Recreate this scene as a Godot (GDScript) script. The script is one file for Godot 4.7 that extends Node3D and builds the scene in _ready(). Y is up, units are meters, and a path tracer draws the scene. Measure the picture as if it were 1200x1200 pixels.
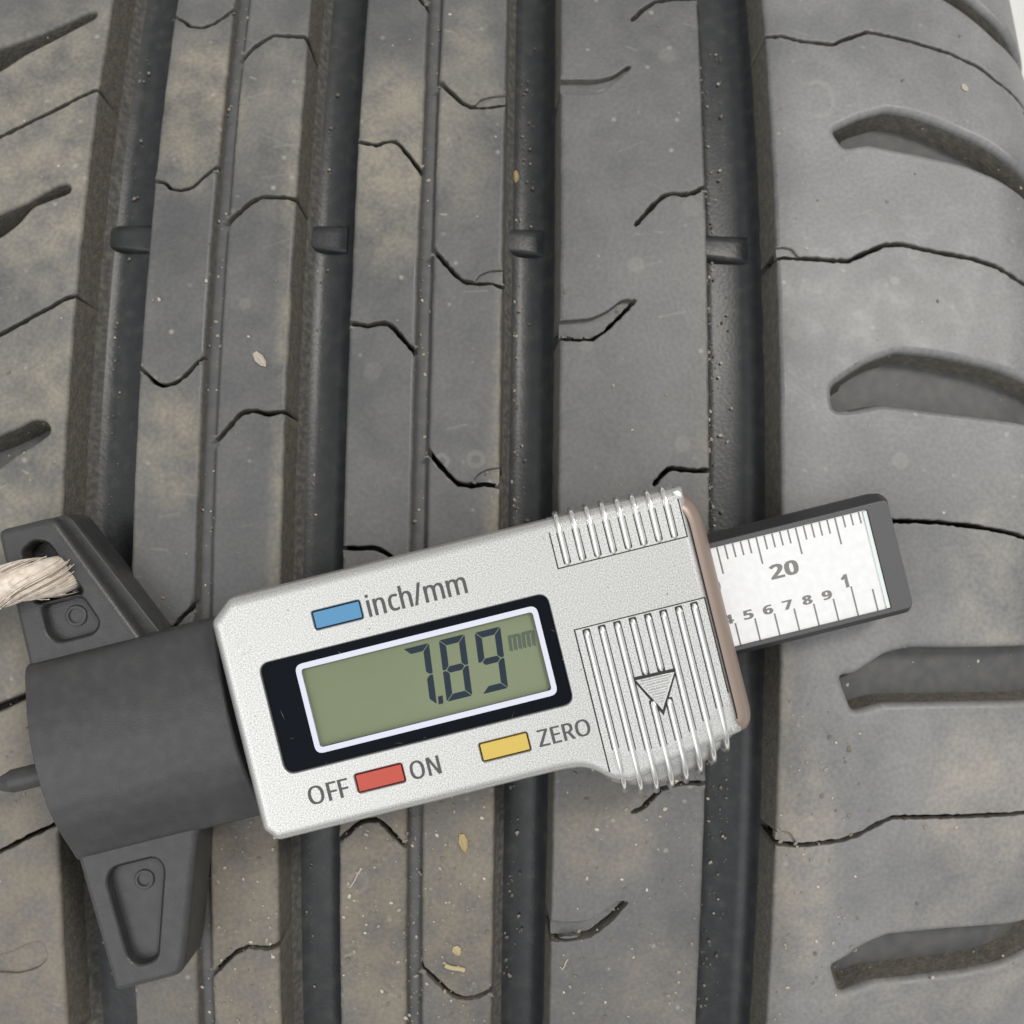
extends Node3D
# A digital tread depth gauge lying on top of a standing car tyre, seen from straight above under an overcast sky.
# All shapes are laid out in millimetres; MM turns them into metres.
const MM := 0.001
const R := 289.79          # tyre radius at the crown
const CROWN := 830.8     # crown radius across the tread
const SHOULDER := 77.5   # half width where the tread begins to roll off
const SHOULDER_R := 14.0
const S_LO := -190.0
const S_HI := 180.0
const DEPTH := 8.0       # main grooves
const SHALLOW := 1.3     # narrow grooves

# Sipes and slots of the tread: [across, along] in millimetres, one pitch sequence each.
const SIPES_LEFT_SHOULDER := [
	[[-46.39, -63.42], [-47.33, -65.12], [-48.21, -65.28], [-50.73, -63.95], [-53.57, -62.22], [-57.57, -60], [-61, -58.07], [-74.3, -52.82], [-87.6, -49.03], [-99, -46.95]],
	[[-46.21, -33.22], [-46.86, -34.07], [-47.81, -34.19], [-49.29, -33.72], [-51.28, -32.41], [-53.18, -31.35], [-55.42, -30.05], [-57.67, -28.76], [-72.14, -23.05], [-86.6, -18.93], [-99, -16.67]],
	[[-46.5, 35.48], [-47.8, 36.11], [-49.89, 37.12], [-51.88, 38.12], [-53.64, 39.13], [-55.77, 40.28], [-70.9, 46.25], [-86.03, 50.56], [-99, 52.92]],
	[[-45.56, -0.46], [-47.8, 0.47], [-51.17, 2.31], [-55.7, 4.62], [-70.86, 10.6], [-86.01, 14.92], [-99, 17.29]],
	[[-46.5, 67.48], [-47.8, 68.11], [-49.89, 69.12], [-51.88, 70.12], [-53.64, 71.13], [-55.77, 72.28], [-70.9, 78.25], [-86.03, 82.56], [-99, 84.92]],
]
const SIPES_LEFT_SHOULDER_PERIOD := 161.0
const SIPES_FIRST := [
	[[-39.7, -78.39], [-38.11, -77.45], [-36.78, -76.66], [-35.81, -75.74], [-34.07, -75.56], [-32.54, -76.13], [-31.07, -77.47], [-29.17, -79.43], [-28.5, -80.1]],
	[[-39.7, -51.11], [-38.12, -50.75], [-36.92, -50.48], [-36.01, -49.57], [-34.46, -49.31], [-32.98, -49.81], [-31.47, -51.47], [-29.5, -53.27], [-28.5, -54.18]],
	[[-39.7, -25.06], [-38.29, -24.05], [-37.33, -23.36], [-36.12, -22.09], [-34.96, -21.75], [-33.5, -22.11], [-32.2, -23.15], [-30.81, -24.77], [-28.86, -26.41], [-28.5, -26.71]],
	[[-39.7, 10.5], [-38.49, 10.52], [-35.12, 10.57], [-33.78, 10.32], [-32.56, 9.86], [-31.47, 8.62], [-30.16, 7.27], [-28.63, 5.59]],
	[[-39.7, 47.02], [-38.71, 47.11], [-35.86, 47.36], [-33.92, 46.93], [-32.29, 45.22], [-29.29, 41.84], [-28.5, 41.05]],
]
const SIPES_FIRST_PERIOD := 153.3
const SIPES_SECOND := [
	[[-29.1, -68.89], [-27.38, -70.61], [-26.4, -71.91], [-25.28, -72.93], [-23.79, -74.1], [-21.35, -73.94], [-19.16, -73.79], [-17.96, -72.17], [-17.45, -71.66]],
	[[-29.1, -43.19], [-27.91, -44.38], [-26.4, -46], [-24.87, -47.51], [-23.42, -48.4], [-21.91, -48.27], [-20.17, -48.28], [-18.76, -48.03], [-17.53, -46.66], [-16.4, -44.92]],
	[[-29.1, -12.9], [-28.14, -13.86], [-26.96, -15.22], [-25.15, -17.5], [-24.29, -18.3], [-22.95, -18.54], [-21.14, -18.1], [-18.91, -18.47], [-16.74, -17.25]],
	[[-29.1, 17.51], [-28.55, 16.96], [-26.69, 15.04], [-25.04, 13.8], [-21.71, 13.73], [-18.38, 14.55], [-17.45, 14.78]],
	[[-29.1, 57.78], [-28.05, 56.74], [-26.76, 55.46], [-25.47, 54.08], [-24.31, 53.07], [-22.94, 52.3], [-20.34, 52.46], [-18.64, 51.93], [-17.95, 50.95], [-17.26, 49.97]],
]
const SIPES_SECOND_PERIOD := 157.1
const SIPES_THIRD := [
	[[-12.1, -84.14], [-11.67, -84.22], [-7.15, -85.06], [-4.84, -83.18], [-3.12, -80.4], [-0.82, -77.69]],
	[[-12.1, -56.97], [-10.74, -56.73], [-9.33, -56.48], [-8.15, -56.23], [-7, -56.77], [-5.84, -56.91], [-4.88, -56.14], [-3.89, -54.84], [-2.43, -52.92], [-0.86, -50.89]],
	[[-12.1, -30.98], [-10.85, -30.64], [-9.6, -30.3], [-8.35, -30.09], [-7.13, -30.45], [-5.89, -30.59], [-4.74, -29.67], [-3.34, -28.06], [-1.95, -26.46], [-0.8, -25.21]],
	[[-12.1, -0.82], [-10.72, -0.75], [-8.95, -0.66], [-6.86, -0.8], [-5.75, -0.49], [-4.75, 0.16], [-3.17, 1.78], [-1.27, 3.73], [-0.65, 4.35]],
	[[-12.1, 38.37], [-10.82, 37.33], [-9.38, 36.16], [-8.5, 35.23], [-7.5, 34.65], [-5.73, 34.5], [-4.73, 35.39], [-3.73, 36.52], [-2.73, 37.53], [-0.95, 38.88]],
]
const SIPES_THIRD_PERIOD := 148.6
const SIPES_FOURTH := [
	[[-1.3, -67.78], [-0.45, -66.93], [0.9, -65.56], [2.25, -64.2], [3.22, -63.12], [4.54, -62.47], [6.66, -62.52], [9.37, -63], [10.65, -63.23]],
	[[-1.3, -42.38], [-0.34, -41.42], [0.72, -40.1], [1.9, -38.67], [3.07, -37.37], [4.22, -36.43], [5.81, -36.22], [7.73, -36.38], [9.33, -35.81], [10.65, -35.34]],
	[[-1.3, -14.87], [-0.42, -13.99], [0.61, -12.77], [1.74, -11.45], [2.87, -10.24], [4, -9.26], [5.66, -9.06], [7.43, -9.31], [9.42, -9.01], [10.65, -8.82]],
	[[-1.3, 16.13], [-0.96, 16.47], [0.94, 18.43], [3.16, 20.38], [5.91, 20.57], [9.43, 20.41], [10.65, 20.35]],
	[[-1.3, 53.08], [-0.32, 54.06], [0.69, 55.26], [1.94, 56.59], [3.18, 57.81], [4.43, 58.78], [5.9, 59.14], [7.48, 58.87], [9.5, 57.74], [10.65, 57.1]],
]
const SIPES_FOURTH_PERIOD := 151.4
const SIPES_FIFTH := [
	[[27.07, -77.78], [28.59, -79.69], [30.49, -81.35], [32.75, -81.96], [37.12, -82.39], [38.1, -82.49]],
	[[27.02, -45.07], [28.2, -46.48], [29.49, -48.04], [30.92, -49.49], [32.09, -50.05], [33.61, -49.85], [35.02, -50.17], [36.69, -51.14], [38.1, -51.96]],
	[[29.41, -9.48], [30.41, -10.84], [31.53, -11.76], [33.21, -11.68], [34.9, -11.49], [37.04, -11.65], [38.1, -11.73]],
	[[15.6, -28.92], [16.53, -28.9], [19.12, -28.84], [21.16, -28.89], [22.85, -29.98], [24.89, -32.16], [27.06, -34.47]],
	[[15.6, 50.51], [16.36, 50.54], [19.17, 50.65], [22.19, 50.05], [24.61, 48.03], [26.9, 45.42]],
	[[27.15, 33.27], [28.47, 32.7], [29.56, 31.56], [30.97, 30.09], [33.75, 29.29], [37, 29.29], [38.1, 29.29]],
]
const SIPES_FIFTH_PERIOD := 148.9
const SIPES_RIGHT_SHOULDER := [
	[[45, -75.87], [46.73, -76.12], [48.87, -76.43], [51.69, -75.73], [56.31, -75.5], [57.64, -76.37], [61.61, -78.25], [63.63, -77.97], [67.89, -77.14], [70.76, -76.34], [73.63, -75.55], [77.79, -73.54], [80.46, -71.51], [86.95, -68.95], [93.44, -67.1], [99, -66.09]],
	[[45.29, -40.81], [47.07, -41.25], [50.59, -41.16], [56.02, -41.04], [57.24, -41.6], [59.32, -42.7], [61.42, -43.69], [63.84, -43.95], [67.43, -43.26], [70.56, -42.81], [73.83, -42.36], [77.08, -41.41], [80.35, -39.71], [86.88, -37.38], [93.41, -35.7], [99, -34.78]],
	[[45, -1.71], [45.85, -1.72], [50.16, -1.79], [54.16, -1.97], [57.04, -3.71], [60.51, -5.35], [64, -5.42], [67.51, -5.37], [73.4, -4.8], [77.81, -4.08], [79.45, -3.54], [86.29, -2.29], [93.14, -1.39], [99, -0.89]],
	[[45.24, 36.65], [46.41, 37.47], [48.7, 37.73], [50.99, 37.64], [55.22, 37.11], [57.49, 36.32], [59.75, 35.07], [62.03, 34.05], [67.06, 34.13], [71.78, 34.09], [77.37, 33.97], [80.32, 33.9], [86.86, 33.77], [93.4, 33.68], [99, 33.63]],
	[[45.24, 72.65], [46.41, 73.47], [48.7, 73.73], [50.99, 73.64], [55.22, 73.11], [57.49, 72.32], [59.75, 71.07], [62.03, 70.05], [67.06, 70.13], [71.78, 70.09], [77.37, 69.97], [80.32, 69.9], [86.86, 69.77], [93.4, 69.68], [99, 69.63]],
]
const SIPES_RIGHT_SHOULDER_PERIOD := 169.6
const SLOTS_LEFT_SHOULDER := [
	[[-50.07, -79.2], [-52.09, -78.35], [-56.13, -75.92], [-59.69, -74.41], [-63.27, -73.08], [-75.57, -68.1], [-88.19, -64.5], [-99, -62.54], [-99, -58.53], [-88.19, -60.49], [-75.57, -64.09], [-62.63, -69.07], [-59.29, -71.86], [-55.61, -74.09], [-49.76, -77.95]],
	[[-50.37, -50.78], [-52.12, -50.3], [-56.04, -47.8], [-59.47, -46.21], [-73.18, -40.72], [-87.08, -36.76], [-99, -34.59], [-99, -31.17], [-87.08, -33.34], [-73.18, -37.3], [-59.07, -42.79], [-56.88, -44.64], [-55.02, -47.27], [-49.86, -49.35]],
	[[-50.36, -16.87], [-52.11, -17.21], [-54.35, -15.94], [-56.61, -14.9], [-71.37, -9.02], [-86.25, -4.79], [-99, -2.46], [-99, 1.64], [-86.25, -0.69], [-71.37, -4.92], [-56.36, -10.8], [-54.7, -12.17], [-51.91, -13.89], [-49.81, -15.39]],
	[[-48.59, 17.21], [-50.87, 18.38], [-53.15, 19.35], [-55.45, 20.31], [-70.69, 26.25], [-85.94, 30.5], [-99, 32.81], [-99, 34.41], [-85.94, 31.96], [-70.69, 27.54], [-55.45, 21.44], [-53.15, 20.24], [-50.86, 19.17], [-48.36, 18.09]],
	[[-50.46, 52.59], [-52.23, 52.92], [-54.65, 54.28], [-56.45, 54.88], [-71.39, 56.42], [-86.26, 57.53], [-99, 58.14], [-99, 60.76], [-86.26, 60.15], [-71.39, 59.04], [-56.61, 57.5], [-54.26, 57.61], [-51.26, 56.57], [-49.76, 54.88]],
]
const SLOTS_LEFT_SHOULDER_PERIOD := 161.0
const SLOTS_RIGHT_SHOULDER := [
	[[68.55, -90.65], [73.71, -89.55], [77.7, -86.67], [80.53, -84.53], [83.76, -82.98], [88.45, -80.74], [94.13, -79.12], [99, -78.23], [99, -74.9], [94.13, -75.79], [88.45, -77.41], [81.79, -79.65], [79.07, -81.85], [76.68, -84.08], [73.32, -86.65], [68.9, -88.15]],
	[[55.11, -61.03], [59.09, -63.38], [63.3, -64.96], [67.01, -64.54], [70.67, -63.42], [77.07, -60.59], [80.49, -58.59], [87.04, -56.05], [93.48, -54.21], [99, -53.21], [99, -48.88], [93.48, -49.88], [87.04, -51.72], [80.71, -54.26], [78.32, -55.36], [74.19, -56.92], [70.14, -57.71], [66.1, -58.37], [60.01, -59.31], [56.65, -58.41]],
	[[53.28, -23.29], [55.06, -24.51], [58.28, -26.74], [62.58, -28.45], [68.15, -28.08], [75.3, -26.82], [80.26, -25.3], [86.71, -24.25], [93.33, -23.5], [99, -23.08], [99, -17.09], [93.33, -17.51], [86.71, -18.26], [79.93, -19.31], [71.76, -20.16], [63.96, -20.83], [59.98, -21.17], [56.11, -20.24], [53.56, -20.16]],
	[[54.31, 15.08], [56.25, 14.96], [60.57, 12.13], [63.69, 11.43], [71.4, 11.4], [79.45, 11.17], [86.34, 11.06], [93.16, 10.98], [99, 10.94], [99, 18.31], [93.16, 18.35], [86.34, 18.43], [79.61, 18.54], [72.37, 18.59], [65.69, 18.68], [59.9, 18.79], [56.13, 19.92]],
	[[54.77, 54.87], [56.7, 53.93], [59.05, 52.15], [62.13, 50.76], [69.2, 50.24], [75.53, 49.97], [81.66, 49.8], [87.91, 49.15], [93.88, 48.68], [99, 48.42], [99, 53.37], [93.88, 53.63], [87.91, 54.1], [82.23, 54.75], [73.65, 56.41], [66.14, 57.12], [60.23, 57.54], [56.22, 59.18]],
]
const SLOTS_RIGHT_SHOULDER_PERIOD := 169.6
const NOTCHES_FIFTH := [
	[[15.4, -67.26], [16.93, -67.26], [22.07, -67.46], [24.48, -68.26], [26.43, -70.07], [27.03, -69.81], [24.7, -67.28], [22.41, -65.09], [19.67, -64.98], [16.93, -65.02], [15.4, -65.02]],
	[[15.4, -31.25], [16.96, -31.25], [21.15, -31.7], [23.41, -32.83], [25.35, -34.54], [26.95, -34.47], [22.85, -30.22], [21.15, -29.12], [16.98, -29.14], [15.4, -29.14]],
	[[15.4, 6.98], [17.05, 6.98], [21.13, 6.6], [23.1, 5.58], [25.29, 3.79], [26.85, 3.99], [22.92, 8.23], [21.16, 9.35], [17.08, 9.29], [15.4, 9.29]],
	[[15.4, 48.27], [16.32, 48.27], [21.92, 48.02], [23.68, 46.84], [25.89, 45.19], [26.9, 45.31], [24.39, 48.03], [21.97, 49.93], [16.36, 50.42], [15.4, 50.42]],
]
const NOTCHES_FIFTH_PERIOD := 148.9
const SCOOPS := [
	[4, [[5.87, -9.51], [6.52, -10.52], [7.84, -11.21], [10.05, -11.58], [10.08, -9.25], [7.65, -9.43]]],
	[4, [[5.58, -36.34], [6.24, -37.43], [7.7, -38.06], [9.75, -38.22], [9.78, -36.06], [7.73, -36.5]]],
	[4, [[5.01, -62.61], [5.81, -63.73], [7.57, -64.32], [9.7, -64.52], [9.72, -63.01], [7.25, -62.67]]],
	[6, [[44.6, -40.9], [45.34, -42.17], [47, -42.74], [48.41, -42.55], [49.53, -41.11], [47.07, -41.25]]],
	[6, [[44.57, 36.88], [45.56, 36.07], [46.92, 35.74], [48.18, 35.98], [49.15, 37.5], [46.98, 37.36]]],
]

# across positions of the ribs' edges
const RIBS := [[-99.0, -47.8], [-38.4, -29.8], [-27.8, -18.75], [-10.8, -1.95], [0.0, 9.35], [16.9, 36.8], [46.3, 99.0]]
const GROOVES := [[-47.8, -38.4], [-18.75, -10.8], [9.35, 16.9], [36.8, 46.3]]
const NARROW := [[-29.8, -27.8], [-1.95, 0.0]]

var rng := RandomNumberGenerator.new()
var wob := FastNoiseLite.new()
var prof_x := PackedFloat32Array()
var prof_y := PackedFloat32Array()
var prof_a := PackedFloat32Array()
var mats := {}


func _ready() -> void:
	rng.seed = 71
	wob.seed = 5
	wob.frequency = 0.9
	wob.noise_type = FastNoiseLite.TYPE_SIMPLEX
	# --- camera
	var camera := Camera3D.new()
	camera.name = "camera"
	camera.basis = Basis(Vector3(0.99988, 0.00364, -0.01499), Vector3(-0.01513, 0.04308, -0.99896), Vector3(-0.00299, 0.99907, 0.04313))
	camera.position = Vector3(0.01062, 0.13183, -0.00001)
	camera.fov = 53.282
	var lens := CameraAttributesPhysical.new()
	lens.frustum_focal_length = 12.0 / tan(deg_to_rad(camera.fov / 2.0))
	lens.frustum_focus_distance = 0.122
	lens.frustum_near = 0.005
	lens.frustum_far = 20.0
	lens.exposure_aperture = 20.0
	camera.attributes = lens
	camera.near = 0.005
	camera.far = 20.0
	add_child(camera)
	camera.current = true
	# --- sky, sun, exposure
	var to_sun := Vector3(0.46, 0.80, -0.42).normalized()
	var world := WorldEnvironment.new()
	world.name = "world_environment"
	var env := Environment.new()
	env.background_mode = Environment.BG_SKY
	var sky := Sky.new()
	var pano := PanoramaSkyMaterial.new()
	pano.panorama = overcast(to_sun)
	sky.sky_material = pano
	env.sky = sky
	env.background_energy_multiplier = 1.0
	env.tonemap_mode = Environment.TONE_MAPPER_LINEAR
	env.tonemap_exposure = 1.0
	env.sdfgi_enabled = true
	env.ssao_enabled = true
	env.ssil_enabled = true
	world.environment = env
	add_child(world)
	var sun := DirectionalLight3D.new()
	sun.name = "sun_behind_cloud"
	sun.light_energy = 0.5
	sun.light_angular_distance = 13.0
	sun.light_color = Color(1.0, 0.98, 0.95)
	sun.shadow_enabled = true
	add_child(sun)
	sun.look_at_from_position(to_sun * 2.0, Vector3.ZERO)
	# --- the place
	make_profile()
	make_materials()
	build_ground()
	build_tyre()
	build_gauge()
	build_cord()
	build_debris()


# ------------------------------------------------------------------ sky
func overcast(to_sun: Vector3) -> ImageTexture:
	var w := 256
	var h := 128
	var im := Image.create(w, h, false, Image.FORMAT_RGBF)
	var n := FastNoiseLite.new()
	n.seed = 9
	n.frequency = 1.4
	n.fractal_octaves = 4
	for y in h:
		var el := PI * (0.5 - (y + 0.5) / h)
		for x in w:
			var az := TAU * ((x + 0.5) / w) - PI
			var d := Vector3(sin(az) * cos(el), sin(el), -cos(az) * cos(el))
			var up := maxf(d.y, 0.0)
			var b := 0.78 * ((1.0 + 2.0 * up) / 3.0 + 0.05)
			b *= 1.0 + 0.16 * n.get_noise_3dv(d * 1.3)
			var c := maxf(d.dot(to_sun), 0.0)
			b += 1.9 * pow(c, 9.0) * smoothstep(-0.1, 0.15, d.y)
			if d.y < 0.0:
				b *= lerpf(1.0, 0.55, smoothstep(0.0, -0.1, d.y))
			im.set_pixel(x, y, Color(b * 0.99, b, b * 1.0))
	return ImageTexture.create_from_image(im)


# ------------------------------------------------------------------ mesh building
class Part:
	var v := PackedVector3Array()
	var n := PackedVector3Array()
	var t := PackedVector2Array()

	func tri(a: Vector3, b: Vector3, c: Vector3, na: Vector3, nb: Vector3, nc: Vector3, ta := Vector2.ZERO, tb := Vector2.ZERO, tc := Vector2.ZERO) -> void:
		if (c - a).cross(b - a).dot(na + nb + nc) >= 0.0:
			v.append_array([a, b, c])
			n.append_array([na, nb, nc])
			t.append_array([ta, tb, tc])
		else:
			v.append_array([a, c, b])
			n.append_array([na, nc, nb])
			t.append_array([ta, tc, tb])

	func flat(a: Vector3, b: Vector3, c: Vector3, towards: Vector3) -> void:
		var k := (c - a).cross(b - a).normalized()
		if k.dot(towards) < 0.0:
			k = -k
		tri(a, b, c, k, k, k)

	func quad(a: Vector3, b: Vector3, c: Vector3, d: Vector3, na: Vector3, nb: Vector3, nc: Vector3, nd: Vector3, ta := Vector2.ZERO, tb := Vector2.ZERO, tc := Vector2.ZERO, td := Vector2.ZERO) -> void:
		tri(a, b, c, na, nb, nc, ta, tb, tc)
		tri(a, c, d, na, nc, nd, ta, tc, td)

	# a grid of points with normals worked out from its neighbours
	func grid(p: Array, closed_u := false, closed_v := false, out := 1.0, uvs := Vector2.ONE) -> void:
		var nu := p.size()
		var nv: int = p[0].size()
		var nn := []
		for i in nu:
			var row := PackedVector3Array()
			for j in nv:
				var i0 := (i - 1 + nu) % nu if closed_u else maxi(i - 1, 0)
				var i1 := (i + 1) % nu if closed_u else mini(i + 1, nu - 1)
				var j0 := (j - 1 + nv) % nv if closed_v else maxi(j - 1, 0)
				var j1 := (j + 1) % nv if closed_v else mini(j + 1, nv - 1)
				var du: Vector3 = p[i1][j] - p[i0][j]
				var dv: Vector3 = p[i][j1] - p[i][j0]
				row.append(du.cross(dv).normalized() * out)
			nn.append(row)
		for i in (nu if closed_u else nu - 1):
			for j in (nv if closed_v else nv - 1):
				var i2 := (i + 1) % nu
				var j2 := (j + 1) % nv
				quad(p[i][j], p[i2][j], p[i2][j2], p[i][j2], nn[i][j], nn[i2][j], nn[i2][j2], nn[i][j2],
					Vector2(i, j) * uvs, Vector2(i + 1, j) * uvs, Vector2(i + 1, j + 1) * uvs, Vector2(i, j + 1) * uvs)


func commit(parts: Array, materials: Array) -> ArrayMesh:
	var mesh := ArrayMesh.new()
	for k in parts.size():
		var p: Part = parts[k]
		if p.v.is_empty():
			continue
		var a := []
		a.resize(Mesh.ARRAY_MAX)
		a[Mesh.ARRAY_VERTEX] = p.v
		a[Mesh.ARRAY_NORMAL] = p.n
		a[Mesh.ARRAY_TEX_UV] = p.t
		mesh.add_surface_from_arrays(Mesh.PRIMITIVE_TRIANGLES, a)
		mesh.surface_set_material(mesh.get_surface_count() - 1, materials[k])
	return mesh


func obj(called: String, parts, materials, parent: Node3D) -> MeshInstance3D:
	var o := MeshInstance3D.new()
	o.name = called
	o.mesh = commit(parts if parts is Array else [parts], materials if materials is Array else [materials])
	parent.add_child(o, true)
	return o


func thing(called: String, label: String, category: String, group := "") -> Node3D:
	var o := Node3D.new()
	o.name = called
	add_child(o, true)
	return tag(o, label, category, group)


func tag(o: Node3D, label: String, category: String, group := "") -> Node3D:
	o.set_meta("label", label)
	o.set_meta("category", category)
	if group:
		o.set_meta("group", group)
	return o


func pv(list: Array) -> PackedVector2Array:
	var out := PackedVector2Array()
	for q in list:
		out.append(Vector2(q[0], q[1]))
	return out


func ccw(p: PackedVector2Array) -> PackedVector2Array:
	var area := 0.0
	for i in p.size():
		area += p[i].cross(p[(i + 1) % p.size()])
	if area < 0.0:
		p.reverse()
	return p


func rounded(p: PackedVector2Array, radii, steps := 6) -> PackedVector2Array:
	var out := PackedVector2Array()
	for i in p.size():
		var a := p[(i - 1 + p.size()) % p.size()]
		var b := p[i]
		var c := p[(i + 1) % p.size()]
		var r: float = radii[i] if radii is Array else radii
		var ab := minf(r, a.distance_to(b) * 0.49)
		var cb := minf(r, c.distance_to(b) * 0.49)
		if r < 0.01:
			out.append(b)
			continue
		var p0 := b + (a - b).normalized() * ab
		var p2 := b + (c - b).normalized() * cb
		for k in steps + 1:
			var f := float(k) / steps
			out.append(p0.lerp(b, f).lerp(b.lerp(p2, f), f))
	return out


# outward normals of a counter-clockwise outline, long enough to offset both edges by one
func miters(p: PackedVector2Array) -> PackedVector2Array:
	var out := PackedVector2Array()
	var m := p.size()
	for i in m:
		var e0 := p[i] - p[(i - 1 + m) % m]
		var e1 := p[(i + 1) % m] - p[i]
		var n0 := Vector2(e0.y, -e0.x).normalized()
		var n1 := Vector2(e1.y, -e1.x).normalized()
		var s := n0 + n1
		if s.length() < 0.2:
			out.append(n0)
			continue
		s = s.normalized()
		out.append(s * minf(1.0 / maxf(s.dot(n0), 0.3), 1.8))
	return out


func l3(p: Vector2, y: float) -> Vector3:
	return Vector3(p.x, y, p.y) * MM


# a flat cap with holes, facing up (or down)
func cap(m: Part, outline: PackedVector2Array, holes: Array, y: float, up := true) -> void:
	var cuts := []
	var lo := 1e9
	var hi := -1e9
	var zlo := 1e9
	var zhi := -1e9
	for q in outline:
		lo = minf(lo, q.x)
		hi = maxf(hi, q.x)
		zlo = minf(zlo, q.y)
		zhi = maxf(zhi, q.y)
	for h in holes:
		var c := Vector2.ZERO
		for q in h:
			c += q / h.size()
		cuts.append(c.x)
	cuts.append(lo - 1.0)
	cuts.append(hi + 1.0)
	cuts.sort()
	var nrm := Vector3.UP if up else Vector3.DOWN
	for k in cuts.size() - 1:
		if cuts[k + 1] - cuts[k] < 1e-4:
			continue
		var pieces: Array = [outline]
		if holes.size():
			pieces = Geometry2D.intersect_polygons(outline, PackedVector2Array([Vector2(cuts[k], zlo - 1), Vector2(cuts[k + 1], zlo - 1), Vector2(cuts[k + 1], zhi + 1), Vector2(cuts[k], zhi + 1)]))
		for h in holes:
			var next := []
			for q in pieces:
				next.append_array(Geometry2D.clip_polygons(q, h))
			pieces = next
		for q in pieces:
			var ix := Geometry2D.triangulate_polygon(q)
			for i in range(0, ix.size(), 3):
				m.tri(l3(q[ix[i]], y), l3(q[ix[i + 1]], y), l3(q[ix[i + 2]], y), nrm, nrm, nrm, q[ix[i]] * 0.05, q[ix[i + 1]] * 0.05, q[ix[i + 2]] * 0.05)


# walls between two outlines of as many points
func ring(m: Part, a: PackedVector2Array, ya: float, na: Array, b: PackedVector2Array, yb: float, nb: Array) -> void:
	for i in a.size():
		var j := (i + 1) % a.size()
		m.quad(l3(a[i], ya), l3(a[j], ya), l3(b[j], yb), l3(b[i], yb), na[i], na[j], nb[j], nb[i])


# an upright slab with a rounded top edge; holes are [outline, depth]
func slab(m: Part, outline: PackedVector2Array, y0: float, y1: float, bevel: float, holes := [], steps := 4, bevel_y := -1.0, bottom := false, hole_bevel := 0.0) -> PackedVector2Array:
	outline = ccw(outline)
	var by := bevel if bevel_y < 0.0 else bevel_y
	var mit := miters(outline)
	var prev := outline
	var prev_y := y0
	var prev_n := []
	for q in mit:
		prev_n.append(Vector3(q.x, 0, q.y).normalized())
	if bottom:
		cap(m, outline, [], y0, false)
	for k in steps + 1:
		var a := PI * 0.5 * k / steps
		var cur := PackedVector2Array()
		var cn := []
		for i in outline.size():
			cur.append(outline[i] - mit[i] * bevel * (1.0 - cos(a)))
			var flat := Vector3(mit[i].x, 0, mit[i].y).normalized()
			cn.append((flat * cos(a) * by + Vector3.UP * sin(a) * bevel).normalized() if bevel > 0.0 else flat)
		var cy := y1 - by + by * sin(a)
		ring(m, prev, prev_y, prev_n, cur, cy, cn)
		prev = cur
		prev_y = cy
		prev_n = cn
		if bevel <= 0.0:
			break
	var hs := []
	for h in holes:
		var ho := ccw(h[0])
		var hm := miters(ho)
		var big := PackedVector2Array()
		var nb := []
		var ns := []
		for i in ho.size():
			big.append(ho[i] + hm[i] * hole_bevel)
			ns.append(-Vector3(hm[i].x, 0, hm[i].y).normalized())
			nb.append((ns[i] * 0.4 + Vector3.UP).normalized() if hole_bevel > 0.0 else ns[i])
		if hole_bevel > 0.0:
			ring(m, big, y1, nb, ho, y1 - hole_bevel, ns)
		ring(m, ho, y1 - hole_bevel, ns, ho, y1 - h[1], ns)
		hs.append(big)
	cap(m, prev, hs, y1)
	return prev


func tube(m: Part, path: PackedVector3Array, radius, sides := 10, caps := true, squash := Vector2.ONE) -> void:
	var rows := []
	var up := Vector3.UP
	for i in path.size():
		var d := (path[mini(i + 1, path.size() - 1)] - path[maxi(i - 1, 0)]).normalized()
		if absf(d.dot(up)) > 0.95:
			up = Vector3.RIGHT if absf(d.x) < 0.9 else Vector3.BACK
		var side := d.cross(up).normalized()
		up = side.cross(d).normalized()
		var r: float = radius[i] if radius is Array else radius
		var row := PackedVector3Array()
		for k in sides:
			var a := TAU * k / sides
			row.append((path[i] + side * cos(a) * r * squash.x + up * sin(a) * r * squash.y) * MM)
		rows.append(row)
	var centre := Vector3.ZERO
	for q in rows[0]:
		centre += q / sides
	m.grid(rows, false, true, -1.0, Vector2(0.15, 1.0 / sides))
	# make the normals look outwards
	if caps:
		for e in [0, rows.size() - 1]:
			var c := path[e] * MM
			var d := (path[e] - path[1 if e == 0 else e - 1]).normalized()
			for k in sides:
				m.flat(c, rows[e][k], rows[e][(k + 1) % sides], d)


func triangles(q: PackedVector2Array) -> PackedInt32Array:
	var ix := Geometry2D.triangulate_polygon(q)
	if ix.is_empty() and q.size() > 2:
		var clean := Geometry2D.offset_polygon(q, 0.0)
		if clean.size() == 1 and clean[0].size() == q.size():
			ix = Geometry2D.triangulate_delaunay(q)
		if ix.is_empty():
			for i in range(1, q.size() - 1):
				ix.append_array([0, i, i + 1])
	return ix


# ------------------------------------------------------------------ materials
func noise(s: int, freq: float, size := 512, octaves := 4, kind := FastNoiseLite.TYPE_SIMPLEX_SMOOTH) -> FastNoiseLite:
	var n := FastNoiseLite.new()
	n.seed = s
	n.frequency = freq
	n.noise_type = kind
	n.fractal_octaves = octaves
	return n


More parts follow.
